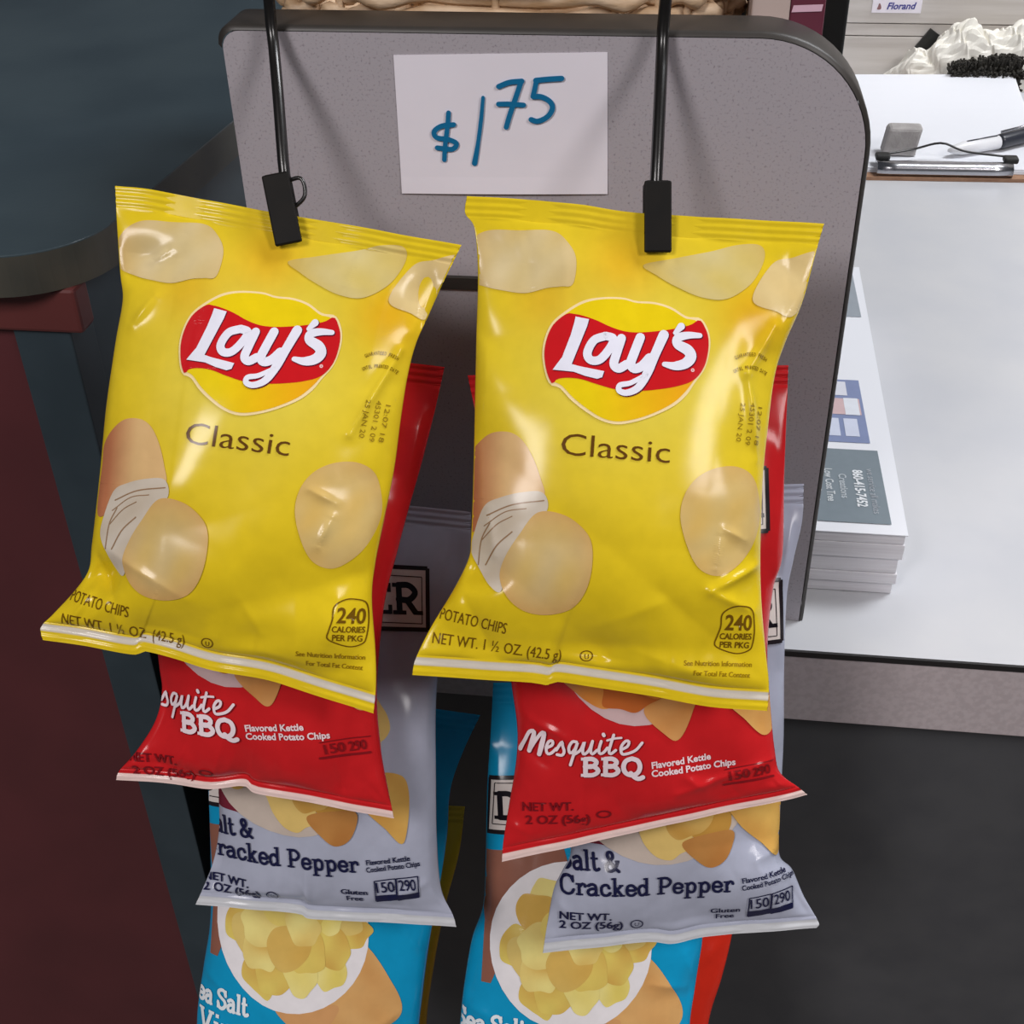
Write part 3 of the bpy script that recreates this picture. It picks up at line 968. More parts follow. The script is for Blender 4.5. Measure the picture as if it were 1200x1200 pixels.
def seal_ink(base, line, lo=0.55):
    def f(V, a, b):
        c = np.tile(np.array(lin(base)), (len(a), 1))
        return np.where((b > 0.955 + 0.045 * lo)[:, None], np.array(lin(line)), c)
    return f


def red_art(bag):
    M_ = lambda *p: crop(570, 790, 5.22, *p)
    wd = 3.4
    name = merge([
        stroke(M_((206, 466), (236, 405), (262, 352), (290, 346), (282, 400), (262, 470)), [5, 4, 4, 5, 6, 5]),
        stroke(M_((262, 470), (300, 400), (335, 352), (352, 350), (338, 420), (322, 485)), [4, 4, 4, 5, 6, 5]),
        stroke(M_((368, 440), (400, 420), (402, 395), (380, 400), (364, 440), (372, 475), (396, 470), (425, 440)), wd),
        stroke(M_((425, 450), (458, 395), (462, 420), (472, 455), (460, 480), (430, 478)), wd),
        stroke(M_((545, 392), (520, 392), (500, 430), (508, 465), (535, 440), (552, 392), (530, 470), (510, 540)), wd),
        stroke(M_((535, 470), (570, 440), (592, 388), (582, 440), (590, 468), (620, 440), (640, 384)), wd),
        stroke(M_((640, 384), (630, 440), (640, 466), (668, 440)), wd),
        stroke(M_((692, 384), (680, 430), (684, 462), (706, 456), (730, 425)), wd),
        stroke(M_((704, 340), (708, 348)), 4.0),
        stroke(M_((766, 344), (750, 400), (740, 445), (750, 464), (780, 440)), wd),
        stroke(M_((728, 378), (770, 366), (812, 362)), 2.6),
        stroke(M_((815, 436), (850, 415), (858, 385), (836, 384), (812, 420), (818, 462), (850, 462), (900, 440), (938, 395)), wd),
    ])
    sh = (name[0] + np.array([0.9, 0.9, 0]), name[1])
    bag.art('flavour_rim', sh, (120, 18, 30), 3, thr=4)
    fn = bag.art('flavour_name', name, (232, 216, 222), 4, thr=4)
    bb = slab('BBQ', M_((575, 612))[0], M_((948, 606))[0], 23, 0.24)
    bag.art('flavour_rim', (bb[0] + np.array([0.9, 0.9, 0]), bb[1]), (120, 18, 30), 3, thr=4)
    bag.art('flavour_kind', bb, (232, 216, 222), 4, fn, thr=4)
    bag.art('product_name', merge([letters('Flavored Kettle', (762, 897), (832, 888), 8, 0.03), letters('Cooked Potato Chips', (762, 907), (862, 896), 8, 0.03)]), (232, 210, 214), 3, thr=4)
    bag.art('net_weight', merge([letters('NET WT.', (612, 952), (672, 950), 11, 0.02), letters('2 OZ (56g)', (616, 968), (692, 966), 11, 0.02)]), (120, 22, 30), 3, thr=4)
    bag.art('kosher_mark', ring(708, 956, 8, 4, 2), (120, 22, 30), 3, thr=4)
    bag.art('calorie_boxes', merge([letters('150', (856, 916), (880, 911), 12, 0.02), letters('290', (884, 911), (905, 907), 12, 0.02), stroke([(850, 902), (880, 896), (908, 892)], 1.4), stroke([(850, 921), (880, 916), (908, 911)], 3)]), (128, 24, 30), 3, thr=4)
    bowl_art(bag, 745, 700, 108, 146, 5, edge=(196, 168, 168), chip=((196, 120, 50), (180, 96, 44), (214, 150, 80)), n=24, fillr=0.84)
    bag.art('chip_picture', fill([(752, 825), (812, 800), (808, 830), (794, 862), (778, 858)]), (204, 150, 92), 2, thr=5, shade=pic((206, 150, 90), (190, 126, 66), 3, 785, 835, 40))
    bag.art('chip_picture', fill([(852, 818), (915, 815), (912, 850), (896, 862), (872, 842)]), (214, 166, 96), 2, thr=5, shade=pic((216, 166, 96), (204, 146, 78), 4, 890, 835, 40))
    label_art(bag, [(600, 560), (900, 548), (900, 622), (604, 636)])


RED = flat_ink((194, 32, 36))
RSEAL = seal_ink((194, 32, 36), (222, 196, 190), 0.62)
rr = Bag('chip_bag', 'red barbecue chip bag tilted up to one side, second on the strip beside the flyers', 0.575,
         L=[(548, 440), (560, 500), (575, 600), (590, 700), (598, 790), (606, 850), (605, 890), (597, 940), (590, 985), (588, 1010)],
         R=[(924, 428), (922, 480), (919, 560), (917, 650), (906, 690), (899, 760), (903, 830), (908, 880), (914, 905), (935, 922), (946, 931)],
         T=[(548, 440), (660, 436), (800, 430), (924, 428)],
         B=[(588, 1010), (680, 990), (760, 972), (850, 952), (920, 938), (946, 931)],
         colour=RED, bot_ink=RSEAL, amap=REG(I2, 0.985), seed=5, H=0.020, Hb=0.014, seal_bot=0.972,
         creases=[(620, 838, 660, 858, 4, 2.2), (790, 925, 905, 888, 4, 2.2), (800, 905, 820, 918, 5, 2.0), (592, 960, 620, 975, 6, 1.6), (610, 870, 640, 890, 5, -1.4)])
red_art(rr)
RLM = [[0.970, 0.0, -447.6], [0.100, 1.0, -119.0]]
rl = Bag('chip_bag', 'red barbecue chip bag with bowl picture, second on the strip beside the counter', 0.575,
         L=[(160, 390), (165, 500), (175, 650), (186, 770), (190, 810), (182, 845), (160, 880), (140, 903), (136, 914)],
         R=[(521, 430), (510, 480), (495, 540), (478, 600), (465, 650), (452, 700), (445, 760), (442, 820), (447, 880), (455, 925), (462, 959)],
         T=[(160, 390), (280, 402), (400, 416), (521, 430)],
         B=[(136, 914), (200, 918), (245, 925), (285, 921), (300, 930), (350, 938), (410, 950), (462, 959)],
         colour=RED, bot_ink=RSEAL, amap=REG(RLM, 0.985), seed=9, H=0.020, Hb=0.014, seal_bot=0.972,
         creases=[(250, 905, 290, 920, 5, 2.0), (430, 915, 455, 945, 5, -1.6), (160, 890, 250, 905, 7, -1.6)])
red_art(rl)


def grey_art(bag, px=0):
    dk = (28, 30, 62)
    bowl_art(bag, 770, 880, 118, 128, 7, edge=(190, 176, 164), chip=((206, 168, 84), (186, 140, 64), (214, 184, 110)), n=24, fillr=0.84)
    bag.art('cloth_picture', fill([(560, 880), (690, 880), (745, 985), (700, 988), (640, 984), (590, 975)]), (112, 36, 52), 0.3, thr=5)
    bag.art('chip_picture', fill([(796, 980), (840, 968), (858, 972), (850, 1000), (832, 1012), (815, 1004)]), (186, 134, 74), 4, thr=5, shade=pic((190, 138, 76), (172, 116, 60), 3, 830, 990, 40))
    bag.art('chip_picture', fill([(850, 930), (915, 925), (915, 1000), (890, 985), (862, 960)]), (206, 162, 84), 4, thr=5, shade=pic((210, 168, 88), (190, 140, 68), 5, 885, 955, 50))
    fn = bag.art('flavour_name', merge([slab('Salt &', (656, 1022), (726, 1018), 24, 0.15), slab('Cracked Pepper', (656, 1050), (858, 1043), 23, 0.15)]), dk, 4, thr=4)
    bag.art('product_name', merge([letters('Flavored Kettle', (868, 1032), (922, 1022), 6.5, 0.02), letters('Cooked Potato Chips', (868, 1041), (934, 1028), 6.5, 0.02)]), dk, 4, thr=4)
    bag.art('net_weight', merge([letters('NET WT.', (656, 1081), (717, 1080), 10, 0.025), letters('2 OZ (56g)', (656, 1093), (731, 1092), 10, 0.025)]), dk, 4, thr=4)
    bag.art('kosher_mark', merge([ring(747, 1086, 7, 5.5, 1.4), letters('U', (744.5, 1089), (749.5, 1089), 5.5)]), dk, 4, thr=4)
    bag.art('gluten_note', merge([letters('Gluten', (834, 1073), (868, 1070), 6.5, 0.02), letters('Free', (841, 1081), (862, 1079), 6.5, 0.02)]), dk, 4, thr=4)
    cb = bag.art('calorie_boxes', merge([letters('150', (880, 1066), (902, 1063), 14, 0.01), letters('290', (908, 1061), (929, 1058), 14, 0.01)]), dk, 4, thr=4)
    bag.art('calorie_frame', merge([rect_frame([(877, 1051), (903, 1046), (904, 1073), (878, 1078)], 1.4), rect_frame([(904, 1046), (931, 1041), (932, 1068), (905, 1074)], 1.4), fill([(878, 1070), (904, 1066), (904, 1074), (879, 1079)], False), fill([(905, 1067), (931, 1061), (932, 1068), (906, 1075)], False)]), dk, 4, cb)
    label_art(bag, [(600 + px, 700), (918 + px, 680), (919 + px, 752), (604 + px, 772)], layer=2)


GREY = flat_ink((166, 170, 187))
GSEAL = seal_ink((166, 170, 187), (194, 196, 200), 0.5)
gr = Bag('chip_bag', 'grey salt and pepper chip bag turned outward, third on the strip beside the flyers', 0.615,
         L=[(575, 575), (600, 700), (640, 850), (662, 960), (668, 998), (658, 1020), (648, 1042), (640, 1085), (635, 1117)],
         R=[(942, 567), (940, 610), (930, 655), (922, 700), (919, 780), (918, 870), (914, 950), (913, 1000), (928, 1018), (942, 1050), (959, 1080), (957, 1087)],
         T=[(575, 575), (700, 572), (830, 570), (942, 567)],
         B=[(636, 1117), (700, 1110), (760, 1104), (790, 1106), (830, 1097), (900, 1092), (957, 1087)],
         colour=GREY, bot_ink=GSEAL, amap=REG(I2, 0.985), seed=3, H=0.020, Hb=0.014, seal_bot=0.97,
         creases=[(880, 1000, 915, 985, 5, 2.0), (650, 1050, 668, 1070, 6, 1.6), (930, 600, 915, 680, 5, 2.0), (920, 1030, 950, 1075, 6, -1.8), (700, 1000, 720, 1040, 8, 1.2)])
grey_art(gr)
GLM = [[0.933, 0.0, -378.7], [0.110, 1.0, -117.0]]
gl = Bag('chip_bag', 'grey salt and pepper chip bag, third on the strip beside the counter', 0.615,
         L=[(205, 560), (235, 700), (254, 830), (257, 935), (257, 970), (250, 1010), (236, 1045), (229, 1060)],
         R=[(552, 600), (549, 660), (532, 725), (516, 770), (511, 830), (511, 900), (512, 980), (517, 1040), (531, 1072), (535, 1086)],
         T=[(205, 560), (330, 575), (440, 588), (552, 600)],
         B=[(229, 1060), (300, 1066), (350, 1071), (365, 1077), (430, 1080), (535, 1086)],
         colour=GREY, bot_ink=GSEAL, amap=REG(GLM, 0.985), seed=14, H=0.020, Hb=0.014, seal_bot=0.965,
         creases=[(240, 1040, 330, 1052, 6, 2.0), (460, 1050, 500, 1030, 4, 2.0), (440, 1055, 480, 1062, 4, -1.8), (500, 1030, 528, 1070, 6, 1.6), (356, 1030, 366, 1060, 5, 1.6)])
grey_art(gl, 24)


def blue_art(bag, px=0):
    wh = (226, 232, 236)
    bag.art('wood_picture', fill([(560, 1000), (660, 990), (680, 1060), (600, 1090), (575, 1150), (564, 1150), (568, 1080)], False), (140, 92, 76), 0, thr=5)
    bowl_art(bag, 668, 1103, 94, 97, 12, edge=(228, 224, 226), chip=((222, 202, 104), (206, 166, 82), (230, 216, 136), (214, 188, 110)), n=22)
    bag.art('chip_picture', fill([(748, 1112), (790, 1160), (800, 1196), (770, 1215), (720, 1215), (712, 1180)]), (214, 170, 112), 0.4, thr=5, shade=pic((216, 172, 112), (204, 152, 92), 6, 760, 1170, 60))
    bag.art('chip_picture', fill([(650, 1196), (680, 1190), (725, 1188), (712, 1215), (690, 1232), (672, 1220)]), (204, 152, 100), 0.5, thr=5)
    bag.art('flavour_name', merge([slab('Sea Salt', (532, 1207), (616, 1211), 24, 0.17), slab('Vinegar', (549, 1240), (664, 1246), 26, 0.17)]), wh, 4, thr=4)
    label_art(bag, [(573 + px, 914), (860 + px, 900), (862 + px, 962), (570 + px, 978)], layer=2)


BLUE = flat_ink((18, 146, 192))
br = Bag('chip_bag', 'blue sea salt chip bag, fourth on the strip beside the flyers', 0.668,
         L=[(578, 800), (575, 860), (571, 920), (569, 1000), (566, 1060), (553, 1100), (543, 1160), (537, 1215), (522, 1300), (512, 1335)],
         R=[(905, 795), (886, 900), (862, 1000), (828, 1080), (822, 1110), (814, 1160), (808, 1210), (812, 1290), (830, 1335)],
         T=[(578, 800), (690, 798), (800, 796), (905, 795)],
         B=[(512, 1335), (620, 1340), (720, 1340), (830, 1335)],
         colour=BLUE, amap=REG(I2, 0.985), seed=31, H=0.020, Hb=0.014,
         creases=[(760, 1140, 800, 1150, 5, 1.6), (545, 1170, 575, 1180, 6, 1.6), (800, 1110, 815, 1150, 5, 1.5)])
blue_art(br)
BLM = [[0.957, 0.0, -295.0], [0.090, 1.0, -82.0]]
bl = Bag('chip_bag', 'blue sea salt and vinegar chip bag, fourth on the strip beside the counter', 0.668,
         L=[(235, 790), (243, 900), (247, 1000), (247, 1075), (239, 1130), (232, 1180), (229, 1230), (216, 1300), (206, 1335)],
         R=[(563, 838), (543, 880), (528, 925), (524, 980), (515, 1040), (504, 1100), (496, 1160), (490, 1230), (500, 1300), (516, 1350)],
         T=[(235, 790), (340, 805), (450, 822), (563, 838)],
         B=[(206, 1335), (310, 1345), (410, 1350), (516, 1350)],
         colour=BLUE, amap=REG(BLM, 0.985), seed=37, H=0.020, Hb=0.014,
         creases=[(440, 1195, 470, 1175, 5, 2.2), (480, 1090, 500, 1110, 5, 1.8), (240, 1130, 270, 1150, 6, 1.4)])
blue_art(bl, -38)

# lowest bags, mostly hidden
Bag('chip_bag', 'olive yellow chip bag, a sliver showing behind the blue bag beside the counter', 0.722,
    L=[(270, 930), (262, 1050), (258, 1150), (250, 1250), (240, 1400)],
    R=[(545, 945), (538, 1000), (522, 1062), (509, 1130), (500, 1200), (500, 1300), (520, 1410)],
    T=[(270, 930), (400, 938), (545, 945)], B=[(240, 1400), (380, 1408), (520, 1410)],
    colour=flat_ink((192, 163, 48)), seed=41, H=0.018, Hb=0.012)
r5 = Bag('chip_bag', 'bright red chip bag, lowest in view behind a blue bag', 0.722,
         L=[(575, 930), (580, 1050), (570, 1150), (560, 1250), (550, 1400)],
         R=[(880, 935), (872, 1010), (858, 1095), (846, 1145), (830, 1200), (822, 1290), (838, 1400)],
         T=[(575, 930), (720, 932), (880, 935)], B=[(550, 1400), (690, 1406), (838, 1400)],
         colour=flat_ink((211, 46, 28)), seed=43, H=0.018, Hb=0.012, creases=[(822, 1120, 845, 1100, 5, 1.5)])


# ------------------------------------------------------------------ clip strips
def clip(parent, c, ax, up, fwd, s=1.0, loop=True):
    """a spring clip gripping a bag: two jaws, rounded top, a small wire lever at the side"""
    c, ax, up, fwd = Vector(c), Vector(ax).normalized(), Vector(up).normalized(), Vector(fwd).normalized()
    rot = Matrix((ax, -fwd, up)).transposed().to_4x4()
    rot.translation = c

    def place(o):
        o.data.transform(rot)
        o.parent = parent
        o.matrix_parent_inverse = Matrix.Translation(parent.location).inverted()
        return o
    w, h = 0.0056 * s, 0.0148 * s
    bm = bmesh.new()
    add_box(bm, -w, w, -0.0042, -0.0020, -h, h, bev=0.0007)
    add_box(bm, -w, w, 0.0020, 0.0040, -h, h, bev=0.0007)
    add_box(bm, -w, w, -0.0040, 0.0040, h - 0.004, h + 0.0004, bev=0.0014)
    body = place(from_bm('clip', bm, M['clip']))
    if loop:
        bm = bmesh.new()
        pts = [(w - 0.001, 0, h - 0.003), (w + 0.0030, 0, h - 0.0026), (w + 0.0047, 0, h - 0.004), (w + 0.0050, 0, h - 0.008), (w + 0.0036, 0, h - 0.0115), (w - 0.001, 0, h - 0.0145)]
        tube(bm, spline(pts, 20).tolist(), 0.0009, 6)
        lv = from_bm('clip_lever', bm, M['black_metal'], smooth=True)
        lv.data.transform(rot)
        lv.parent = body
    return body


def strip(x, top_c, top_up, label, clips, lean, loop):
    root = empty('clip_strip', (x, -0.05, 0.62))
    tag(root, label, 'hanging rack', 'wire clip strips on the divider')
    bm = bmesh.new()
    pts = [(x, -0.046, 0.60), (x, -0.047, 0.70), (x, -0.050, 0.85), (x, -0.054, 0.96), (x, -0.055, 0.995), (x + lean * 0.15, -0.050, 1.012), (x + lean * 0.55, -0.028, 1.038),
           (x + lean * 0.95, -0.0080, 1.0560), (x + lean, -0.0058, 1.0640), (x + lean + 0.001, -0.005, 1.085), (x + lean + 0.002, -0.003, 1.112), (x + lean + 0.003, 0.012, 1.127), (x + lean + 0.003, 0.040, 1.131), (x + lean + 0.004, 0.058, 1.120), (x + lean + 0.004, 0.060, 1.098)]
    pts = spline(pts, 70).tolist()
    tube(bm, pts, 0.0026, 8)
    o = from_bm('rod', bm, M['black_metal'], smooth=True)
    o.parent = root
    o.matrix_parent_inverse = Matrix.Translation(root.location).inverted()
    ax = Vector(top_up).cross(AX_N)
    clip(root, top_c, ax, top_up, AX_N, loop=loop)
    for c in clips:
        clip(root, c, AX_R, AX_U, AX_N, 0.9, loop=False)
    return root


def on_bag(u, v, depth):
    return CAM + (AX_R * ((u - 600) / UNIT_F) - AX_U * ((v - 600) / UNIT_F) - AX_N) * depth


strip(-0.1652, on_bag(332, 247, 0.528), AX_U - AX_R * 0.20, 'black wire clip strip hooked over the divider with a bent clip lever',
      [on_bag(340, 412, 0.575), on_bag(375, 585, 0.615), on_bag(398, 818, 0.668), on_bag(405, 942, 0.722)], -0.014, True)
strip(-0.0088, on_bag(770, 256, 0.528), AX_U + AX_R * 0.0, 'black wire clip strip hooked over the divider next to the price card corner',
      [on_bag(745, 436, 0.575), on_bag(760, 575, 0.615), on_bag(740, 800, 0.668), on_bag(728, 936, 0.722)], -0.001, False)

# ------------------------------------------------------------------ behind the divider: basket and cartons
bk = tag(empty('wicker_basket', (-0.075, 0.14, 1.0)), 'pale woven wicker basket standing behind the divider', 'basket')


def basket_pt(t, z, off=0.0):
    """rounded rectangle ring, flaring with height"""
    hx, hy = 0.106 + 0.10 * z + off, 0.082 + 0.10 * z + off
    c, s = math.cos(t), math.sin(t)
    e = 0.45
    return (-0.088 + hx * math.copysign(abs(c) ** e, c), 0.134 + hy * math.copysign(abs(s) ** e, s), 1.0 + z)


NST = 30
for r_ in range(13):
    bm = bmesh.new()
    z = 0.006 + r_ * 0.0078
    pts = []
    for i in range(NST * 5):
        t = 2 * math.pi * i / (NST * 5)
        ph = NST / 2 * t + r_ * math.pi
        pts.append(basket_pt(t, z + 0.0016 * math.sin(ph * 2 + r_), 0.0030 * math.sin(ph)))
    tube(bm, pts, 0.0038, 6, closed=True)
    under(from_bm('woven_strand', bm, M['wicker'], smooth=True), bk)
for i in range(NST):
    bm = bmesh.new()
    t = 2 * math.pi * (i + 0.5) / NST
    tube(bm, [basket_pt(t, z_) for z_ in (0.0, 0.035, 0.07, 0.106)], 0.0020, 6)
    under(from_bm('stake', bm, M['wicker'], smooth=True), bk)
bm = bmesh.new()
tube(bm, [basket_pt(2 * math.pi * i / 120, 0.108, 0.0018 * math.sin(i * 0.8)) for i in range(120)], 0.006, 8, closed=True)
under(from_bm('rim', bm, M['wicker'], smooth=True), bk)
bm = bmesh.new()
prism_z(bm, [basket_pt(2 * math.pi * i / 60, 0.0)[:2] for i in range(60)], 1.0005, 1.004)
under(from_bm('base', bm, M['wicker']), bk)

ct = tag(empty('carton', (0.051, 0.07, 1.0)), 'small tan carton with a maroon end panel behind the divider corner', 'box')
under(box('carton_body', 0.0285, 0.0455, 0.046, 0.10, 1.0, 1.09, M['tan_card'], bev=0.0008), ct)
mp_ = under(box('end_panel', 0.0457, 0.0610, 0.046, 0.10, 1.0, 1.09, M['maroon_card'], bev=0.0008), ct)
V, T = fill([(0, 0), (13.0, -0.6), (12.6, 2.4), (-0.6, 3.0)], False)
decal('printed_bar', V, T, (226, 186, 204), (0.0468, 0.0458, 1.0595), (1, 0, 0), (0, 0, 1), 0.001, 0.0003, ct)
V, T = fill([(0, 0), (13.4, 0), (13.4, 3), (0, 3)], False)
decal('printed_band', V, T, (206, 168, 190), (0.0464, 0.0458, 1.0680), (1, 0, 0), (0, 0, 1), 0.001, 0.0003, ct)
bb = tag(empty('box_file', (0.05, 0.20, 1.0)), 'matt black box file standing on the shelf behind the maroon carton', 'box')
under(box('case', 0.030, 0.0835, 0.150, 0.28, 1.0, 1.22, M['black_box'], bev=0.0015), bb)
under(box('spine_pull', 0.050, 0.062, 0.1485, 0.150, 1.16, 1.172, M['steel']), bb)

# ------------------------------------------------------------------ flyer stack
fl = tag(empty('flyer_stack', (0.04, 0.2, 0.74)), 'stack of white printed advertising flyers on the desk against the divider', 'flyers')
x0, x1, y0, y1 = -0.075 + 0.0, 0.1370, 0.0285, 0.378
zz = [0.7405, 0.7480, 0.7555, 0.7660, 0.7765, 0.7832]
offs = [(-0.0018, 0.001), (-0.0004, 0.0), (-0.0012, 0.0008), (0.0006, -0.0004), (0.0, 0.0)]
xl = 0.085
for i in range(5):
    ox, oy = offs[i]
    under(box('flyer_bundle', xl, x1 + ox, y0 + oy, y1 + oy, zz[i], zz[i + 1] - 0.0004, M['stack_side'], bev=0.0003), fl)
bm = bmesh.new()
n_ = 14
g_ = []
for j in range(n_ + 1):
    t = j / n_
    y = y0 - 0.001 + (y1 - y0 + 0.001) * t
    xr = x1 + 0.0012 + 0.005 * t
    g_.append([bm.verts.new((xl + (xr - xl) * s, y, 0.7839 - 0.0003 * (1 - t) ** 8)) for s in (0, .5, 1)])
for j in range(n_):
    for i in range(2):
        bm.faces.new((g_[j][i], g_[j][i + 1], g_[j + 1][i + 1], g_[j + 1][i]))
ts = from_bm('top_sheet', bm, M['sheet'])
sm = ts.modifiers.new('thickness', 'SOLIDIFY')
sm.thickness = 0.0006
sm.offset = -1
under(ts, fl)


def flyer_print(name, xa, xb, ya, yb, rgb, lift=0.0003, parent=fl):
    V, T = fill([(xa, -ya), (xb, -ya), (xb, -yb), (xa, -yb)], False)
    return decal(name, V * 1000, T, rgb, (0, 0, 0.7839), (1, 0, 0), (0, 1, 0), 0.001, lift, parent)


flyer_print('printed_advert', 0.0852, 0.1300, 0.0365, 0.113, (122, 134, 142))
flyer_print('printed_advert', 0.0852, 0.1265, 0.121, 0.199, (128, 140, 176))
flyer_print('printed_advert', 0.0852, 0.1370, 0.292, 0.368, (150, 158, 166))
flyer_print('printed_panel', 0.0852, 0.1245, 0.154, 0.174, (206, 178, 180), 0.0005)
flyer_print('printed_panel', 0.1145, 0.1235, 0.1535, 0.1745, (222, 226, 234), 0.0006)
flyer_print('printed_panel', 0.100, 0.1095, 0.128, 0.149, (206, 212, 230), 0.0005)
flyer_print('printed_panel', 0.1125, 0.1210, 0.128, 0.149, (206, 212, 230), 0.0005)
flyer_print('printed_panel', 0.0852, 0.1175, 0.178, 0.196, (214, 216, 226), 0.0005)


def flyer_text(s, x, ya, yb, cap, rgb, bold=0.02):
    V, T = letters(s, (x * 1000, -yb * 1000), (x * 1000, -ya * 1000), cap * 1000, bold)
    decal('advert_lettering', V, T, rgb, (0, 0, 0.7839), (1, 0, 0), (0, 1, 0), 0.001, 0.0006, fl)


flyer_text('860-415-7452', 0.1130, 0.052, 0.090, 0.0058, (228, 232, 236), 0.03)
flyer_text('Creations', 0.1045, 0.060, 0.085, 0.0045, (186, 194, 200))
flyer_text('Low Cost Tree', 0.0965, 0.056, 0.090, 0.0048, (204, 210, 214))
flyer_text('Local Pros', 0.0890, 0.056, 0.086, 0.0048, (204, 210, 214))
flyer_text('we service all makes', 0.1212, 0.046, 0.092, 0.0044, (170, 176, 184), 0.0)

# ------------------------------------------------------------------ clipboard, felt block, pen
cb = tag(empty('clipboard', (0.28, 0.84, 0.74)), 'brown clipboard with chrome clip and white papers lying on the desk', 'clipboard')
bm = bmesh.new()
prism_z(bm, [(0.160, 0.677), (0.380, 0.684), (0.373, 0.960), (0.150, 0.953)], 0.7402, 0.7435)
under(from_bm('board', bm, M['hardboard']), cb)
for i, (dx, dy) in enumerate([(0, 0), (0.002, 0.001), (-0.001, 0.002)]):
    bm = bmesh.new()
    lo_, hi_ = [], []
    for j_ in range(17):
        t = j_ / 16
        z_ = 0.7437 + i * 0.0016 + 0.0165 * max(0.0, (t - 0.45) / 0.55) ** 2
        a_, b_ = Vector((0.164 + dx - 0.012 * t, 0.689 + dy + 0.246 * t, z_)), Vector((0.372 + dx - 0.006 * t, 0.695 + dy + 0.246 * t, z_ + 0.002 * t))
        lo_.append([bm.verts.new(a_.lerp(b_, k_ / 4)) for k_ in range(5)])
        hi_.append([bm.verts.new(a_.lerp(b_, k_ / 4) + Vector((0, 0, 0.0013))) for k_ in range(5)])
    for j_ in range(16):
        for k_ in range(4):
            bm.faces.new((lo_[j_][k_], lo_[j_ + 1][k_], lo_[j_ + 1][k_ + 1], lo_[j_][k_ + 1]))
            bm.faces.new((hi_[j_][k_], hi_[j_][k_ + 1], hi_[j_ + 1][k_ + 1], hi_[j_ + 1][k_]))
        bm.faces.new((lo_[j_][0], hi_[j_][0], hi_[j_ + 1][0], lo_[j_ + 1][0]))
        bm.faces.new((lo_[j_][4], lo_[j_ + 1][4], hi_[j_ + 1][4], hi_[j_][4]))
    for k_ in range(4):
        bm.faces.new((lo_[0][k_], lo_[0][k_ + 1], hi_[0][k_ + 1], hi_[0][k_]))
        bm.faces.new((lo_[16][k_], hi_[16][k_], hi_[16][k_ + 1], lo_[16][k_ + 1]))
    under(from_bm('sheet', bm, M['sheet']), cb)
bm = bmesh.new()
prof = [(0.6815, 0.7437), (0.6795, 0.747), (0.6805, 0.7525), (0.685, 0.7560), (0.692, 0.7555), (0.705, 0.7505)]
rows = []
for y, z in prof:
    rows.append([bm.verts.new((x, y + 0.027 * (x - 0.2), z)) for x in np.linspace(0.193, 0.322, 8)])
for i in range(len(prof) - 1):
    for j in range(7):
        bm.faces.new((rows[i][j], rows[i][j + 1], rows[i + 1][j + 1], rows[i + 1][j]))
o = from_bm('clip_plate', bm, M['steel'], smooth=True)
sm = o.modifiers.new('thickness', 'SOLIDIFY')
sm.thickness = 0.0012
under(o, cb)
bm = bmesh.new()
tube(bm, spline([(0.196, 0.702, 0.757), (0.229, 0.712, 0.760), (0.256, 0.715, 0.766), (0.279, 0.710, 0.760), (0.320, 0.706, 0.757)], 24).tolist(), 0.0011, 6)
under(from_bm('spring_wire', bm, M['black_metal'], smooth=True), cb)
for x in (0.192, 0.314):
    bm = bmesh.new()
    add_box(bm, x, x + 0.014, 0.694, 0.706, 0.7535, 0.7595, bev=0.002)
    under(from_bm('clip_end', bm, M['black_box']), cb)

bm = bmesh.new()
add_box(bm, 0.2020, 0.2350, 0.722, 0.742, 0.7486, 0.7770, bev=0.003)
for v in bm.verts:
    v.co.x += (0.003 if v.co.z > 0.77 else 0.0) + 0.0006 * math.sin(v.co.z * 900)
fb = from_bm('felt_block', bm, M['eraser'], smooth=False)
tag(fb, 'small grey felt block standing on the clipboard papers', 'eraser')

pn = tag(empty('pen', (0.30, 0.74, 0.75)), 'white and black pen lying across the clipboard papers', 'pen')
p0, p1, p2 = Vector((0.2650, 0.722, 0.7560)), Vector((0.3170, 0.7461, 0.7575)), Vector((0.3950, 0.800, 0.7590))
bm = bmesh.new()
tube(bm, [p0, p0.lerp(p1, 0.12), p0.lerp(p1, 0.3), p1], [0.0012, 0.0046, 0.0064, 0.0068], 12)
under(from_bm('barrel', bm, M['white_plastic'], smooth=True), pn)
bm = bmesh.new()
tube(bm, [p1, p1.lerp(p2, 0.04), p2.lerp(p1, 0.04), p2], [0.0072, 0.0077, 0.0075, 0.0060], 12)
under(from_bm('cap', bm, M['dark_plastic'], smooth=True), pn)
bm = bmesh.new()
up_ = Vector((0, 0, 0.0100))
tube(bm, [p1.lerp(p2, 0.02) + up_, p1.lerp(p2, 0.9) + up_, p2 + up_ * 0.6], 0.0014, 8)
under(from_bm('pocket_clip', bm, M['steel'], smooth=True), pn)
bm = bmesh.new()
tube(bm, [p0.lerp(p1, 0.35) + Vector((0, 0, .0064)), p0.lerp(p1, 0.95) + Vector((0, 0, .0070))], 0.0008, 6)
under(from_bm('stripe', bm, M['dark_plastic'], smooth=True), pn)


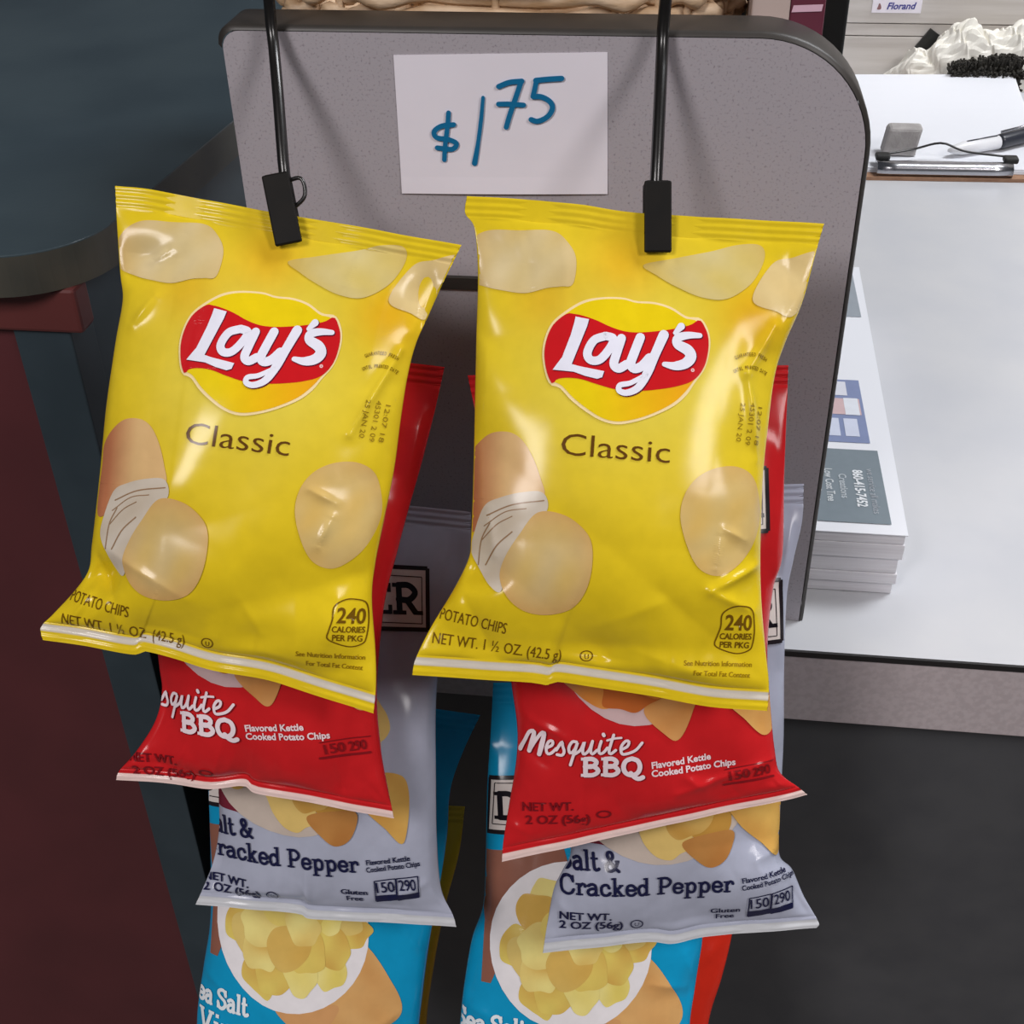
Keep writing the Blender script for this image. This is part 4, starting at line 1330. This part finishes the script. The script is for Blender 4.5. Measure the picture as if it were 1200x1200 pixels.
# ------------------------------------------------------------------ crumpled cream bag, black brush, wall sticker
bm = bmesh.new()
sil = np.array([(0.216, 0.7415), (0.2315, 0.7450), (0.2508, 0.764), (0.2614, 0.780), (0.279, 0.778), (0.2861, 0.7930), (0.3028, 0.8050), (0.3201, 0.8130), (0.3332, 0.8030), (0.3505, 0.8010), (0.3639, 0.8040), (0.3765, 0.8106), (0.398, 0.807), (0.420, 0.793), (0.445, 0.772), (0.462, 0.7415)])
rg = random.Random(12)
ph = [rg.uniform(0, 6.28) for _ in range(8)]
rows = []
for x in np.linspace(0.216, 0.462, 120):
    hgt = float(np.interp(x, sil[:, 0], sil[:, 1])) - 0.7405
    row = []
    for k in range(33):
        a = math.pi * k / 32
        cr = abs(math.sin(150 * x + 3 * a + ph[0])) * 0.35 + abs(math.sin(310 * x - 5 * a + ph[1])) * 0.25 + abs(math.sin(70 * x + 9 * a + ph[2])) * 0.4
        sc = 0.86 + 0.22 * cr * math.sin(a)
        if k == 16:
            sc = 0.97 + 0.06 * cr
        row.append(bm.verts.new((x + 0.004 * math.sin(4 * a + 200 * x), 0.9885 - 0.026 * math.cos(a) * (0.6 + 0.4 * min(1, hgt / 0.03)) * sc, 0.7405 + hgt * (math.sin(a) ** 0.8 if 0 < k < 32 else 0) * sc)))
    rows.append(row)
for i in range(len(rows) - 1):
    for k in range(32):
        bm.faces.new((rows[i][k], rows[i][k + 1], rows[i + 1][k + 1], rows[i + 1][k]))
bm.faces.new([v for v in rows[0]])
bm.faces.new([v for v in rows[-1]][::-1])
cr_ = from_bm('crumpled_bag', bm, M['cream'], smooth=False)
tag(cr_, 'crumpled cream plastic bag lying at the back of the desk', 'plastic bag')

br_ = tag(empty('scrub_brush', (0.335, 0.955, 0.742)), 'black bristly brush lying in front of the cream bag', 'brush')
bm = bmesh.new()
add_box(bm, 0.296, 0.376, 0.942, 0.956, 0.7410, 0.7690, bev=0.004)
under(from_bm('handle_block', bm, M['black_box']), br_)
bm = bmesh.new()
rg = random.Random(4)
for i in range(700):
    x = rg.uniform(0.297, 0.375)
    top = float(np.interp(x, [0.294, 0.303, 0.330, 0.356, 0.371, 0.378], [0.770, 0.780, 0.785, 0.789, 0.786, 0.772]))
    z = rg.uniform(0.746, 0.768)
    if rg.random() < 0.5:
        p, e = (x, 0.945 + rg.uniform(-.002, .008), 0.766), (x + rg.uniform(-.005, .005), 0.945 + rg.uniform(-.007, .009), top - rg.uniform(0, .006))
    else:
        p, e = (x, 0.944, z), (x + rg.uniform(-.006, .006), 0.937 + rg.uniform(-.002, .002), z + rg.uniform(-.002, .010))
    tube(bm, [p, e], 0.0014, 4)
bs = from_bm('bristles', bm, M['black_fuzz'])
bs['kind'] = 'stuff'
under(bs, br_)
bm = bmesh.new()
prism_y(bm, [(0.2650, 0.7720), (0.2812, 0.7957), (0.2942, 0.7873), (0.2890, 0.7700), (0.2861, 0.7415), (0.2700, 0.7415)], 1.0155, 1.0195)
bt = from_bm('black_tag', bm, M['black_box'])
tag(bt, 'black plastic tag standing up behind the cream bag', 'tag')

st = tag(empty('wall_sticker', (0.24, 1.0195, 0.81)), 'white rectangular sticker with blue lettering on the plank wall', 'sticker')
bm = bmesh.new()
add_box(bm, 0.2117, 0.2674, 1.0190, 1.0197, 0.8120, 0.8380, bev=0.0002)
under(from_bm('sticker_sheet', bm, M['paper']), st)
V, T = letters('Florand', (16, -4.2), (47, -4.8), 7.5, 0.025, 0.25)
decal('sticker_lettering', V, T, (70, 70, 150), (0.2125, 1.0190, 0.8120), (1, 0, 0), (0, 0, 1), 0.001, 0.0004, st)
V, T = fill([(5, -4), (9, -4), (9.4, -7), (7, -11), (5.6, -7)], True)
decal('sticker_emblem', V, T, (150, 110, 112), (0.2125, 1.0190, 0.8120), (1, 0, 0), (0, 0, 1), 0.001, 0.0004, st)
